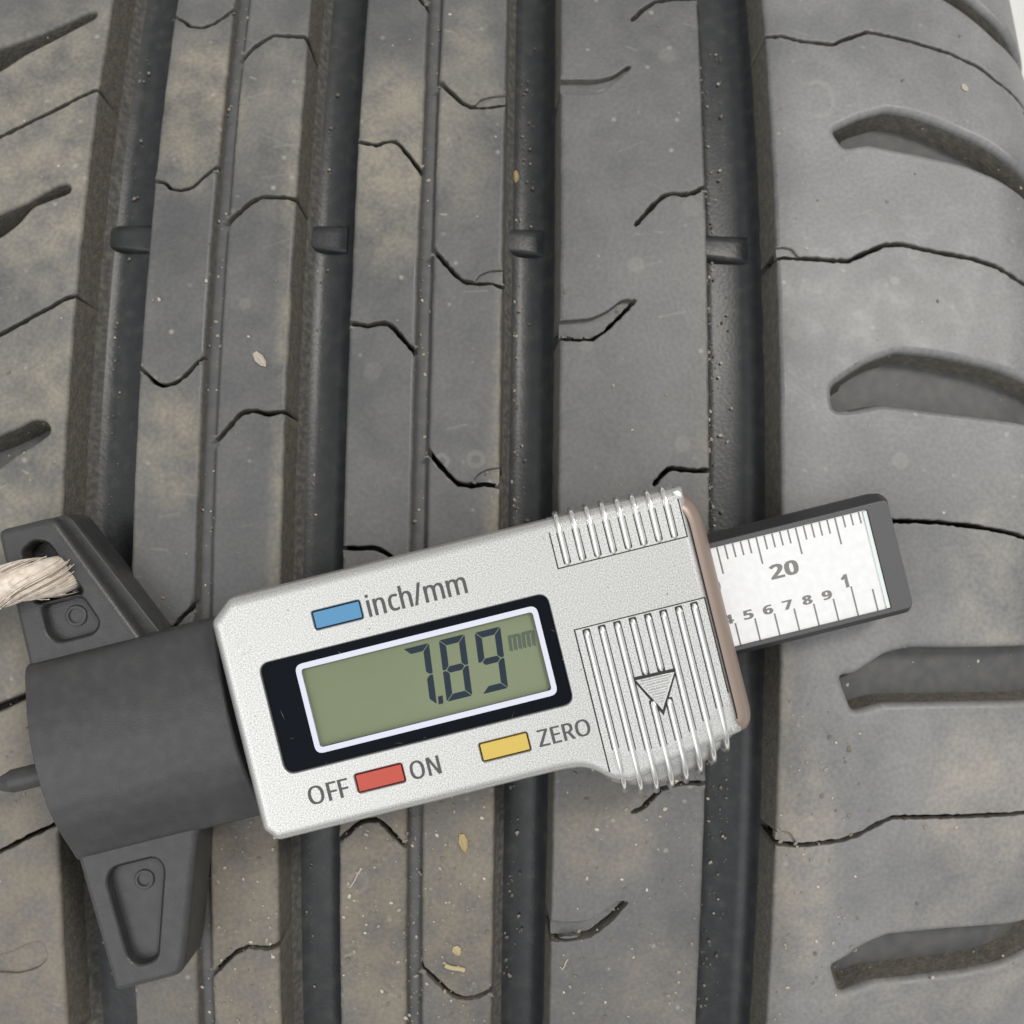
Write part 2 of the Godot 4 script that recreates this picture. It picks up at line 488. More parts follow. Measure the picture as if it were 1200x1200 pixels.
func noise_tex(n: FastNoiseLite, ramp = null, normal := false, strength := 4.0, size := 512) -> NoiseTexture2D:
	var t := NoiseTexture2D.new()
	t.width = size
	t.height = size
	t.seamless = true
	t.noise = n
	if ramp != null:
		var g := Gradient.new()
		g.offsets = PackedFloat32Array(ramp[0])
		g.colors = PackedColorArray(ramp[1].map(func(c): return c.linear_to_srgb()))
		t.color_ramp = g
	if normal:
		t.as_normal_map = true
		t.bump_strength = strength
	return t


func mat(called: String, col: Color, rough: float, metal := 0.0, spec := 0.5) -> StandardMaterial3D:
	var m := StandardMaterial3D.new()
	m.resource_name = called
	m.albedo_color = col.linear_to_srgb()
	m.roughness = rough
	m.metallic = metal
	m.metallic_specular = spec
	mats[called] = m
	return m


func tri_map(m: StandardMaterial3D, per_metre: float) -> void:
	m.uv1_triplanar = true
	m.uv1_scale = Vector3.ONE * per_metre
	m.uv1_triplanar_sharpness = 4.0


func make_materials() -> void:
	var m := mat("tread_rubber", Color(1, 1, 1), 0.56)
	var maps := tread_maps()
	m.albedo_texture = maps[0]
	m.roughness_texture = maps[1]
	m.roughness_texture_channel = BaseMaterial3D.TEXTURE_CHANNEL_RED
	m.roughness = 1.0
	m.heightmap_enabled = true
	m.heightmap_texture = maps[2]
	m.heightmap_scale = 0.004
	m = mat("groove_wall_rubber", Color(1, 1, 1), 0.8)
	m.albedo_texture = noise_tex(noise(3, 0.05, 512, 5), [[0.0, 0.45, 0.65, 1.0], [Color(.095, .089, .077), Color(.125, .116, .099), Color(.145, .133, .11), Color(.185, .168, .135)]])
	m.normal_enabled = true
	m.normal_texture = noise_tex(noise(4, 0.12, 512, 3), null, true, 4.0)
	m.normal_scale = 0.3
	tri_map(m, 25.0)
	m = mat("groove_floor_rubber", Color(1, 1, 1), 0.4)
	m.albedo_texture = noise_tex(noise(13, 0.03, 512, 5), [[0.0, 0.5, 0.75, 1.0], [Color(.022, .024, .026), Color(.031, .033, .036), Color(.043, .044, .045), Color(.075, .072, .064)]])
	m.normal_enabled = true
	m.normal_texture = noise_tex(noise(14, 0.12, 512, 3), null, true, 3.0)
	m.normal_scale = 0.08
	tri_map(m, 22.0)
	m = mat("groove_dust", Color(1, 1, 1), 0.75)
	m.albedo_texture = noise_tex(noise(16, 0.07, 512, 4), [[0.0, 0.4, 0.55, 0.75, 1.0], [Color(.05, .052, .054), Color(.075, .075, .073), Color(.105, .10, .089), Color(.14, .131, .112), Color(.19, .176, .148)]])
	tri_map(m, 25.0)
	m = mat("narrow_groove_rubber", Color(1, 1, 1), 0.6)
	m.albedo_texture = noise_tex(noise(15, 0.03, 512, 4), [[0.0, 0.5, 1.0], [Color(.070, .071, .074), Color(.088, .088, .089), Color(.115, .109, .098)]])
	tri_map(m, 25.0)
	mat("sidewall_rubber", Color(.035, .035, .036), 0.65)
	m = mat("silver_paint", Color(1, 1, 1), 0.36, 0.72)
	m.albedo_texture = noise_tex(noise(21, 0.3, 512, 2), [[0.0, 0.3, 0.55, 1.0], [Color(.24, .24, .235), Color(.46, .458, .448), Color(.575, .572, .56), Color(.86, .86, .85)]])
	m.normal_enabled = true
	m.normal_texture = noise_tex(noise(22, 0.3, 512, 2), null, true, 2.0)
	m.normal_scale = 0.05
	tri_map(m, 34.0)
	m = mat("grip_silver", Color(1, 1, 1), 0.22, 0.95)
	m.albedo_texture = noise_tex(noise(23, 0.24, 512, 3), [[0.0, 0.3, 0.5, 1.0], [Color(.20, .20, .20), Color(.60, .60, .59), Color(.78, .78, .77), Color(.92, .92, .91)]])
	m.normal_enabled = true
	m.normal_texture = noise_tex(noise(24, 0.2, 512, 3), null, true, 2.0)
	m.normal_scale = 0.03
	tri_map(m, 32.0)
	m.albedo_texture = noise_tex(noise(23, 0.05, 512, 3), [[0.0, 1.0], [Color(.74, .74, .73), Color(.90, .90, .89)]])
	var ridged := m
	m = mat("grip_plate", Color(1, 1, 1), 0.38, 0.8)
	m.albedo_texture = noise_tex(noise(25, 0.3, 512, 2), [[0.0, 0.3, 0.55, 1.0], [Color(.20, .20, .195), Color(.47, .47, .46), Color(.63, .63, .62), Color(.90, .90, .89)]])
	m.normal_enabled = true
	m.normal_texture = ridged.normal_texture
	m.normal_scale = 0.08
	tri_map(m, 34.0)
	mat("end_brown", Color(.29, .225, .19), 0.4, 0.35)  # plain warm brown for the end cap
	mat("seam_shade_black", Color(.03, .03, .03), 0.8)  # dark joints, and the painted shade strips beside the grip ridges
	mat("shell_black", Color(.02, .02, .02), 0.6)
	m = mat("panel_black", Color(.006, .0075, .011), 0.3, 0.0, 0.12)
	mat("frame_white", Color(.62, .63, .74), 0.5)
	m = mat("lcd_green", Color(1, 1, 1), 0.35, 0.0, 0.3)
	m.albedo_texture = noise_tex(noise(31, 0.004, 256, 3), [[0.0, 1.0], [Color(.172, .20, .122), Color(.21, .24, .155)]], false, 1.0, 256)
	tri_map(m, 15.0)
	mat("lcd_ink", Color(.016, .027, .042), 0.4, 0.0, 0.3)
	mat("lcd_faint_ink", Color(.085, .115, .085), 0.4, 0.0, 0.3)
	mat("button_blue", Color(.075, .24, .43), 0.45)
	mat("button_red", Color(.46, .062, .04), 0.45)
	mat("button_yellow", Color(.58, .42, .085), 0.45)
	mat("print_grey", Color(.075, .075, .075), 0.7)
	mat("scale_print", Color(.20, .195, .19), 0.7)
	m = mat("foot_plastic", Color(1, 1, 1), 0.4)
	m.albedo_texture = noise_tex(noise(41, 0.03, 512, 5), [[0.0, 0.55, 1.0], [Color(.033, .033, .034), Color(.041, .041, .042), Color(.053, .052, .051)]])
	m.normal_enabled = true
	m.normal_texture = noise_tex(noise(42, 0.3, 512, 2), null, true, 4.0)
	m.normal_scale = 0.16
	tri_map(m, 28.0)
	m = mat("blade_frame", Color(.085, .085, .088), 0.36)
	m.normal_enabled = true
	m.normal_texture = mats["foot_plastic"].normal_texture
	m.normal_scale = 0.1
	tri_map(m, 28.0)
	mat("cover_edge", Color(.68, .74, .72), 0.3)
	mat("blade_side", Color(.035, .035, .037), 0.5)
	m = mat("scale_plate", Color(1, 1, 1), 0.3, 0.6)
	m.albedo_texture = noise_tex(noise(51, 0.05, 512, 4), [[0.0, 0.5, 1.0], [Color(.84, .84, .84), Color(.88, .88, .88), Color(.93, .93, .93)]])
	m.normal_enabled = true
	m.normal_texture = noise_tex(noise(52, 0.06, 512, 3), null, true, 2.0)
	m.normal_scale = 0.05
	tri_map(m, 30.0)
	m = mat("cord_fibre", Color(1, 1, 1), 0.6)
	m.albedo_texture = noise_tex(noise(61, 0.05, 256, 4), [[0.0, 0.5, 1.0], [Color(.50, .41, .33), Color(.70, .61, .52), Color(.86, .80, .72)]], false, 1.0, 256)
	m.rim_enabled = true
	m.rim = 0.4
	tri_map(m, 60.0)
	m = mat("concrete", Color(1, 1, 1), 0.9)
	m.albedo_texture = noise_tex(noise(71, 0.01, 512, 5), [[0.0, 1.0], [Color(.62, .61, .59), Color(.78, .77, .75)]])
	tri_map(m, 1.5)


# The worn top of the tread: dust patches, water rings, specks and scuffs on dark rubber, one map laid over the tread.
func tread_maps() -> Array:
	var sz := 1408
	var span := 192.0
	var big := noise(101, 0.0045, 0, 4).get_image(sz, sz, false, false, false).get_data()
	var mid := noise(102, 0.022, 0, 4).get_image(sz, sz, false, false, false).get_data()
	var fine := noise(103, 0.16, 0, 3).get_image(sz, sz, false, false, false).get_data()
	# where dust has settled: [across, along, half width, half length, strength]
	var blobs := [[-53, -58, 16, 26, .8], [-50, -12, 14, 22, .75], [-33, -62, 7, 14, .8], [-33, -14, 5, 9, .75], [-6, -54, 6, 18, .85], [4, -62, 5, 20, .5], [-22, -60, 6, 16, .35],
		[-22, 48, 12, 24, .85], [-5, 46, 8, 22, .9], [5, 46, 6, 22, .8], [-50, 48, 16, 30, .85], [-52, 15, 14, 20, .9], [50, 40, 5, 18, .75], [74, 33, 9, 14, .6], [76, 4, 8, 16, .5], [72, 55, 14, 12, .45],
		[23, 36, 8, 8, .55], [32, 58, 8, 10, .45], [22, 58, 7, 7, .25], [-34, 42, 5, 26, .8], [60, 58, 10, 6, .3],
		[8.9, 20, 1.4, 60, .75], [-19.3, -20, 1.4, 60, .6], [-48.4, -20, 1.8, 70, .5], [46.9, 34, 1.6, 30, .6], [36.3, -10, 1.2, 50, .4]]
	var dust := PackedFloat32Array()
	var pale := PackedFloat32Array()   # rubber tone, with light from the right painted into the right shoulder
	var coarse := 160
	for j in coarse:
		for i in coarse:
			var u := (i + 0.5) / coarse * span - span / 2
			var s := (j + 0.5) / coarse * span - span / 2
			var w := 0.06
			for b in blobs:
				var q := Vector2((u - b[0]) / b[2], (s - b[1]) / b[3]).length()
				w = maxf(w, b[4] * (1.0 - smoothstep(0.55, 1.25, q)))
			dust.append(w)
			pale.append(0.099 + 0.066 * smoothstep(44.0, 52.0, u) + 0.016 * smoothstep(13.0, 20.0, u) + 0.012 * smoothstep(-42.0, -50.0, u))
	var col := PackedByteArray()
	col.resize(sz * sz * 3)
	var rgh := PackedByteArray()
	rgh.resize(sz * sz)
	var hgt := PackedByteArray()
	hgt.resize(sz * sz)
	var lut := PackedByteArray()   # linear to sRGB
	for k in 1024:
		lut.append(int(clampf(Color(k / 1023.0, 0, 0).linear_to_srgb().r, 0, 1) * 255.0 + 0.5))
	var k := 0
	for y in sz:
		var gy := clampf(y * float(coarse) / sz - 0.5, 0.0, coarse - 1.001)
		var j0 := int(gy)
		var fy := gy - j0
		var mud := smoothstep(0.0, 34.0, float(y) / sz * span - span / 2)   # the near end is browner with mud
		for x in sz:
			var gx := clampf(x * float(coarse) / sz - 0.5, 0.0, coarse - 1.001)
			var i0 := int(gx)
			var fx := gx - i0
			var o := j0 * coarse + i0
			var d := lerpf(lerpf(dust[o], dust[o + 1], fx), lerpf(dust[o + coarse], dust[o + coarse + 1], fx), fy)
			var a := big[k] / 255.0 - 0.5
			var b := mid[k] / 255.0 - 0.5
			var c := fine[k] / 255.0 - 0.5
			d = clampf(d * (1.0 + a * 1.3 + b * 1.6 + c * 0.5) + a * 0.14 + b * 0.12 + mud * (0.12 if x < sz * 0.58 else 0.04), 0.0, 1.2)
			var grain := 1.0 + c * 0.34 + b * 0.14
			var worn := lerpf(lerpf(pale[o], pale[o + 1], fx), lerpf(pale[o + coarse], pale[o + coarse + 1], fx), fy) * (1.0 + a * 0.5)  # rubber tone, including the painted light on the right shoulder
			var lr := (worn + d * lerpf(0.105, 0.072, mud)) * grain
			var lg := (worn * 1.0 + d * lerpf(0.090, 0.054, mud)) * grain
			var lb := (worn * 1.02 + d * lerpf(0.055, 0.026, mud)) * grain
			col[k * 3] = lut[int(lr * 1023.0)]
			col[k * 3 + 1] = lut[int(lg * 1023.0)]
			col[k * 3 + 2] = lut[int(lb * 1023.0)]
			rgh[k] = int(clampf(0.46 + d * 0.3 + b * 0.2, 0.3, 0.95) * 255.0)
			hgt[k] = int(clampf(0.5 + c * 0.5 + b * 0.5, 0.0, 1.0) * 255.0)
			k += 1
	var im := Image.create_from_data(sz, sz, false, Image.FORMAT_RGB8, col)
	var px := sz / span
	# water rings and dried drops: [across, along, radius, ring width, strength]
	var rings := [[62.4, -13.5, 1.1, 1.2, .30], [33.2, -15.0, 1.0, 1.0, .24], [27.1, -39.4, 1.1, 1.1, .22], [57.5, -36.0, .8, .6, .25], [48.5, -30.5, .9, .8, .2], [62.5, -38.5, .6, .6, .5],
		[-24.8, -33, .8, .8, .2], [1.8, -12.2, 1.0, .4, .35], [6.2, -12.5, 1.2, .5, .25], [-7.5, -24, 1.2, 1.1, .15], [34.8, -48, 1.3, 1.2, .15], [32, -72, 1.2, 1.2, .18], [20.5, -28, .9, .9, .16], [-8.4, 43, 1.5, .5, .2], [52, 14, 1.5, 1.5, .1]]
	for q in rings:
		stain(im, Vector2(q[0], q[1]), q[2], q[3], q[4], px, span)
	# a curved watermark on the right shoulder
	for f in 26:
		var a := -2.2 + f * 0.16
		stain(im, Vector2(53.5, -66.0) + Vector2(cos(a) * 2.0, sin(a) * 2.9) , 0.42, 0.42, .16, px, span)
	for f in 500:
		stain(im, Vector2(rng.randf_range(-90, 90), rng.randf_range(-82, 68)), rng.randf_range(0.08, 0.3), 0.3, rng.randf_range(0.1, 0.8), px, span)
	for f in 200:   # scuffs
		var p := Vector2(rng.randf_range(-85, 85), rng.randf_range(-80, 66))
		var dir := Vector2.from_angle(rng.randf_range(-0.5, 0.5)) * rng.randf_range(0.6, 5.0)
		var st := rng.randf_range(0.02, 0.13)
		for i in 40:
			stain(im, p + dir * (i / 40.0), 0.09, 0.1, st, px, span)
	im.generate_mipmaps()
	var out := [ImageTexture.create_from_image(im)]
	out.append(ImageTexture.create_from_image(Image.create_from_data(sz, sz, false, Image.FORMAT_L8, rgh)))
	out.append(ImageTexture.create_from_image(Image.create_from_data(sz, sz, false, Image.FORMAT_L8, hgt)))
	return out


func stain(im: Image, at: Vector2, r: float, w: float, strength: float, px: float, span: float) -> void:
	var c := (at + Vector2.ONE * span / 2) * px
	var rr := (r + 0.25) * px
	for y in range(maxi(int(c.y - rr), 0), mini(int(c.y + rr) + 1, im.get_height())):
		for x in range(maxi(int(c.x - rr), 0), mini(int(c.x + rr) + 1, im.get_width())):
			var q := Vector2(x + 0.5, y + 0.5).distance_to(c) / px
			var f := (1.0 - smoothstep(r - 0.1, r + 0.2, q)) * smoothstep(r - w - 0.25, r - w, q) * strength
			if f > 0.0:
				im.set_pixel(x, y, im.get_pixel(x, y).lerp(Color(.60, .59, .56), f))


# ------------------------------------------------------------------ ground
func build_ground() -> void:
	var m := Part.new()
	var e := 8000.0
	var y := -2.0 * R - 4.0
	cap(m, PackedVector2Array([Vector2(-e, -e), Vector2(e, -e), Vector2(e, e), Vector2(-e, e)]), [], y)
	var o := obj("ground", m, mats["concrete"], self)
	o.set_meta("kind", "structure")
	tag(o, "pale bright concrete ground under and behind the tyre", "ground")


# ------------------------------------------------------------------ tyre
func make_profile() -> void:
	var x := 0.0
	var y := 0.0
	var a := 0.0
	var t := 0.0
	while t < 180.0:
		prof_x.append(x)
		prof_y.append(y)
		prof_a.append(a)
		var k := 1.0 / CROWN if t < SHOULDER else (1.0 / SHOULDER_R if a < 1.2 else 1.0 / 90.0)
		var mid := a + k * 0.125
		a += k * 0.25
		x += cos(mid) * 0.25
		y -= sin(mid) * 0.25
		t += 0.25


# a point of the tyre: across (along the profile), along (round the tyre), above the tread surface
func tp(u: float, s: float, h := 0.0) -> Vector3:
	var f := absf(u) * 4.0
	var i := mini(int(f), prof_x.size() - 2)
	f -= i
	var a := lerpf(prof_a[i], prof_a[i + 1], f)
	var x := lerpf(prof_x[i], prof_x[i + 1], f) + sin(a) * h
	var rr := R + lerpf(prof_y[i], prof_y[i + 1], f) + cos(a) * h
	var th := s / R
	return Vector3(x * signf(u), rr * cos(th) - R, rr * sin(th)) * MM


func tn(u: float, s: float) -> Vector3:
	var i := mini(int(absf(u) * 4.0), prof_a.size() - 1)
	var a := prof_a[i]
	var th := s / R
	return Vector3(sin(a) * signf(u), cos(a) * cos(th), cos(a) * sin(th))


func t_across(u: float, s: float) -> Vector3:
	var i := mini(int(absf(u) * 4.0), prof_a.size() - 1)
	var a := prof_a[i]
	var th := s / R
	return Vector3(cos(a), -sin(a) * signf(u) * cos(th), -sin(a) * signf(u) * sin(th))


func t_along(s: float) -> Vector3:
	return Vector3(0, -sin(s / R), cos(s / R))


func tuv(p: Vector2) -> Vector2:
	return (p + Vector2(96, 96)) / 192.0


# a sipe: a thin crooked cut of uneven width round a line
func sipe_outline(line: PackedVector2Array, width: float, s: int) -> PackedVector2Array:
	var c := Curve2D.new()
	for q in line:
		c.add_point(q)
	var length := c.get_baked_length()
	var n := maxi(int(length / 0.55), 3)
	var left := PackedVector2Array()
	var right := PackedVector2Array()
	for i in n + 1:
		var at := length * i / n
		var p := c.sample_baked(at)
		var d := (c.sample_baked(minf(at + 0.5, length)) - c.sample_baked(maxf(at - 0.5, 0.0))).normalized()
		var nn := Vector2(d.y, -d.x)
		var taper := smoothstep(0.0, 0.9, minf(at, length - at) + 0.45)
		var w := width * (0.82 + 0.36 * wob.get_noise_2d(at * 0.9, s * 17.0)) * taper
		var off := wob.get_noise_2d(at * 0.7 + 50.0, s * 31.0) * 0.06
		left.append(p + nn * (w * 0.5 + off + 0.045 * wob.get_noise_2d(at * 3.0, s * 7.0)))
		right.append(p - nn * (w * 0.5 - off + 0.045 * wob.get_noise_2d(at * 3.0 + 90.0, s * 7.0)))
	right.reverse()
	left.append_array(right)
	return ccw(left)


func repeats(list: Array, period: float) -> Array:
	var out := []
	for q in list:
		var p := pv(q)
		for k in range(-2, 3):
			var lo := 1e9
			var hi := -1e9
			var moved := PackedVector2Array()
			for a in p:
				moved.append(a + Vector2(0, k * period))
				lo = minf(lo, a.y + k * period)
				hi = maxf(hi, a.y + k * period)
			if lo > S_LO + 3.0 and hi < S_HI - 3.0:
				out.append(moved)
	return out


func dense(p: PackedVector2Array, step: float) -> PackedVector2Array:
	var out := PackedVector2Array()
	for i in p.size():
		var a := p[i]
		var b := p[(i + 1) % p.size()]
		var n := maxi(int(ceil(a.distance_to(b) / step)), 1)
		for k in n:
			out.append(a.lerp(b, float(k) / n))
	return out


# one piece of the tread: rounded top edges, walls down to the groove
func block_parts(poly: PackedVector2Array, top: float, bottom: float, inset: float, u0: float, u1: float, flare_polys: Array, cell := 4.0) -> Array:
	poly = dense(ccw(poly), 1.4)
	var m := Part.new()
	var w := Part.new()
	var mit := miters(poly)
	var bev := PackedFloat32Array()
	var ins := PackedVector2Array()
	var lo := Vector2(1e9, 1e9)
	var hi := -lo
	for i in poly.size():
		var scoop := false
		for f in flare_polys:
			if f[1] > 0.5 and Geometry2D.is_point_in_polygon(poly[i], f[0]):
				scoop = true
				break
		var edge := scoop or absf(poly[i].x - u0) < 0.25 or absf(poly[i].x - u1) < 0.25
		bev.append((inset * (4.5 if scoop and u1 > 90.0 else 2.8)) if edge and mit[i].length() < 1.2 else inset)
		var q := poly[i] - mit[i] * bev[i]
		ins.append(q)
		lo = lo.min(q)
		hi = hi.max(q)
	var i0 := floori(lo.x / cell)
	var i1 := floori(hi.x / cell)
	var j0 := floori(lo.y / cell)
	var j1 := floori(hi.y / cell)
	for j in range(j0, j1 + 1):
		var strip := Geometry2D.intersect_polygons(ins, PackedVector2Array([Vector2(lo.x - 1, j * cell), Vector2(hi.x + 1, j * cell), Vector2(hi.x + 1, (j + 1) * cell), Vector2(lo.x - 1, (j + 1) * cell)]))
		for row in strip:
			for i in range(i0, i1 + 1):
				var sub := 4 if absf((i + 0.5) * cell) > SHOULDER - cell else 1   # finer where the shoulder rolls off
				for k in sub:
					var xa := (i + float(k) / sub) * cell
					var xb := (i + float(k + 1) / sub) * cell
					for q in Geometry2D.intersect_polygons(row, PackedVector2Array([Vector2(xa, j * cell - 1), Vector2(xb, j * cell - 1), Vector2(xb, (j + 1) * cell + 1), Vector2(xa, (j + 1) * cell + 1)])):
						var ix := triangles(q)
						for e in range(0, ix.size(), 3):
							var a: Vector2 = q[ix[e]]
							var b: Vector2 = q[ix[e + 1]]
							var c: Vector2 = q[ix[e + 2]]
							m.tri(tp(a.x, a.y, top), tp(b.x, b.y, top), tp(c.x, c.y, top), tn(a.x, a.y), tn(b.x, b.y), tn(c.x, c.y), tuv(a), tuv(b), tuv(c))
	var n := poly.size()
	var rows := [[], [], [], []]
	var nrm := [[], [], [], []]
	for i in n:
		var p := poly[i]
		var flare := 0.0
		if absf(p.x - u0) < 0.25 or absf(p.x - u1) < 0.25:
			flare = 0.45
		else:
			for f in flare_polys:
				if Geometry2D.is_point_in_polygon(p, f[0]):
					flare = f[1] if p.x > f[2] else 2.4
					break
		var o2 := mit[i].normalized()
		var out := (t_across(p.x, p.y) * o2.x + t_along(p.y) * o2.y).normalized()
		var up := tn(p.x, p.y)
		rows[0].append(ins[i])
		rows[1].append(poly[i] - mit[i] * bev[i] * 0.3)
		rows[2].append(poly[i])
		rows[3].append(poly[i] + mit[i] * flare)
		nrm[0].append(up)
		nrm[1].append((up + out).normalized())
		nrm[2].append(out)
		nrm[3].append((out + up * flare * 0.12).normalized())
	
	var hh := func(row: int, b: float) -> float: return [top, top - b * 0.3, top - b, bottom][row]
	for r in 3:
		var dst := m if r < 2 else w
		for i in n:
			var j := (i + 1) % n
			var a: Vector2 = rows[r][i]
			var b: Vector2 = rows[r][j]
			var c: Vector2 = rows[r + 1][j]
			var d: Vector2 = rows[r + 1][i]
			dst.quad(tp(a.x, a.y, hh.call(r, bev[i])), tp(b.x, b.y, hh.call(r, bev[j])), tp(c.x, c.y, hh.call(r + 1, bev[j])), tp(d.x, d.y, hh.call(r + 1, bev[i])), nrm[r][i], nrm[r][j], nrm[r + 1][j], nrm[r + 1][i], tuv(a), tuv(b), tuv(c), tuv(d))
	return [m, w]


func rib_outline(u0: float, u1: float) -> PackedVector2Array:
	var out := PackedVector2Array()
	var n := int((S_HI - S_LO) / 1.6)
	for i in n + 1:
		var s := lerpf(S_LO, S_HI, float(i) / n)
		out.append(Vector2(u1 + (0.07 * wob.get_noise_2d(s * 0.35, u1 * 3.0) if absf(u1) < 90 else 0.0), s))
	for i in n + 1:
		var s := lerpf(S_HI, S_LO, float(i) / n)
		out.append(Vector2(u0 + (0.07 * wob.get_noise_2d(s * 0.35, u0 * 3.0) if absf(u0) < 90 else 0.0), s))
	return ccw(out)


func build_tyre() -> void:
	var tyre := thing("car_tyre", "dusty black car tyre with straight grooves and thin sipes, under the gauge", "tyre")
	tyre.position = Vector3.ZERO
	var top_wall := [mats["tread_rubber"], mats["groove_wall_rubber"]]
	var names := ["shoulder_block", "tread_block", "tread_block", "tread_block", "tread_block", "tread_rib", "shoulder_block"]
	var sipes := [repeats(SIPES_LEFT_SHOULDER, SIPES_LEFT_SHOULDER_PERIOD), repeats(SIPES_FIRST, SIPES_FIRST_PERIOD), repeats(SIPES_SECOND, SIPES_SECOND_PERIOD), repeats(SIPES_THIRD, SIPES_THIRD_PERIOD),
		repeats(SIPES_FOURTH, SIPES_FOURTH_PERIOD), repeats(SIPES_FIFTH, SIPES_FIFTH_PERIOD), repeats(SIPES_RIGHT_SHOULDER, SIPES_RIGHT_SHOULDER_PERIOD)]
	var widths := [0.7, 0.56, 0.7, 0.7, 0.74, 0.7, 0.7]
	var slots := [repeats(SLOTS_LEFT_SHOULDER, SLOTS_LEFT_SHOULDER_PERIOD), [], [], [], [], repeats(NOTCHES_FIFTH, NOTCHES_FIFTH_PERIOD), repeats(SLOTS_RIGHT_SHOULDER, SLOTS_RIGHT_SHOULDER_PERIOD)]
	var slot_depth := [4.6, 0.0, 0.0, 0.0, 0.0, 1.0, 4.0]
	for r in RIBS.size():
		var u0: float = RIBS[r][0]
		var u1: float = RIBS[r][1]
		var pieces := [rib_outline(u0, u1)]
		var cuts := []
		for k in sipes[r].size():
			cuts.append(sipe_outline(sipes[r][k], widths[r], r * 40 + k))
		var thin := cuts.duplicate()
		var flares := []
		for q in SCOOPS:   # shallow torn hollows beside the ends of some sipes
			if q[0] != r:
				continue
			var so: PackedVector2Array = ccw(rounded(pv(q[1]), 0.4, 3))
			cuts.append(so)
			flares.append([Geometry2D.offset_polygon(so, 0.1)[0], 0.1, -999.0])
			for piece in Geometry2D.intersect_polygons(Geometry2D.offset_polygon(so, 0.2)[0], rib_outline(u0 + 0.05, u1 - 0.05)):
				for left_over in minus_all(piece, thin):
					obj("worn_hollow", block_parts(left_over, -0.5, -1.5, 0.05, -999, 999, []), top_wall, tyre)
		for q in slots[r]:
			var deep: float = slot_depth[r]
			if r == 0 and q[0].y > 48.0 and q[0].y < 66.0:
				deep = 0.5   # worn almost away
			var sl: PackedVector2Array = ccw(rounded(q, 0.8, 3))
			cuts.append(sl)
			var tip := 1e9
			for a in sl:
				tip = minf(tip, a.x)
			flares.append([Geometry2D.offset_polygon(sl, 0.12)[0], [0.9, 0, 0, 0, 0, 0.15, 1.3][r] * minf(deep, 1.0), tip + 1.6 if r == 6 else -999.0])
			var under: PackedVector2Array = Geometry2D.offset_polygon(sl, 0.35)[0]
			for piece in Geometry2D.intersect_polygons(under, rib_outline(u0 + 0.05, u1 - 0.05)):
				pass
				for left_over in minus_all(piece, thin):
					var fp := block_parts(left_over, -deep, -deep - 1.0, 0.05, -999, 999, [])
					obj("slot_floor", fp, [mats["narrow_groove_rubber"], mats["groove_wall_rubber"]] if r != 5 and deep > 0.6 else top_wall, tyre)
		for c in cuts:
			var next := []
			for p in pieces:
				next.append_array(Geometry2D.clip_polygons(p, c))
			pieces = next
		for p in pieces:
			if p.size() < 3 or Geometry2D.is_polygon_clockwise(p):
				continue
			obj(names[r], block_parts(p, 0.0, -DEPTH - 0.1, 0.22, u0, u1, flares), top_wall, tyre)
	# groove floors
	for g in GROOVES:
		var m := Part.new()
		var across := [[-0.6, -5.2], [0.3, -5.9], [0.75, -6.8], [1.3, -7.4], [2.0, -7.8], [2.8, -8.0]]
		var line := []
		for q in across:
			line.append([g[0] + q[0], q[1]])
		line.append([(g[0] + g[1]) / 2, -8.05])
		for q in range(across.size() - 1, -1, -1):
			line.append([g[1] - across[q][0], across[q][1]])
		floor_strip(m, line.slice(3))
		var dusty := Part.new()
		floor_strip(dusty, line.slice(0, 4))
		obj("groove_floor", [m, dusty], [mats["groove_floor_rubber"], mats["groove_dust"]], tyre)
		for s in [-45.4, 118.0, -168.0]:
			var b := Part.new()
			wear_bar(b, g[0] - 0.1, g[0] + lerpf(6.0, 7.2, rng.randf()) * (g[1] - g[0]) / 8.5, s + rng.randf_range(-0.2, 0.2))
			obj("wear_bar", b, mats["groove_floor_rubber"], tyre)
	for g in NARROW:
		var m := Part.new()
		floor_strip(m, [[g[0] - 0.4, -SHALLOW - 0.25], [g[0] + 0.25, -SHALLOW - 0.2], [g[0] + 0.5, -SHALLOW], [g[1] - 0.5, -SHALLOW], [g[1] - 0.25, -SHALLOW - 0.2], [g[1] + 0.4, -SHALLOW - 0.25]])
		obj("narrow_groove_floor", m, mats["narrow_groove_rubber"], tyre)
	# the rest of the tread, round the far side
	var m := Part.new()
	for rb in RIBS:
		var rows := []
		var steps := 70
		for i in steps + 1:
			var s := lerpf(S_HI, TAU * R + S_LO, float(i) / steps)
			var row := PackedVector3Array()
			row.append(tp(rb[0], s, -DEPTH))
			var cells := 12 if absf(rb[0] + rb[1]) > 100 else 2
			for k in cells + 1:
				row.append(tp(lerpf(rb[0], rb[1], float(k) / cells), s))
			row.append(tp(rb[1], s, -DEPTH))
			rows.append(row)
		m.grid(rows, false, false, -1.0)
	obj("rear_tread", m, mats["sidewall_rubber"], tyre)
	# casing under the tread, sidewalls, beads and the inside
	m = Part.new()
	var rows := []
	for i in 240:
		var s := TAU * R * i / 240.0
		var row := PackedVector3Array()
		for k in 40:
			row.append(tp(lerpf(-97.0, 97.0, k / 39.0), s, -DEPTH - 0.6))
		rows.append(row)
	m.grid(rows, true, false, -1.0)
	obj("casing", m, mats["groove_floor_rubber"], tyre)
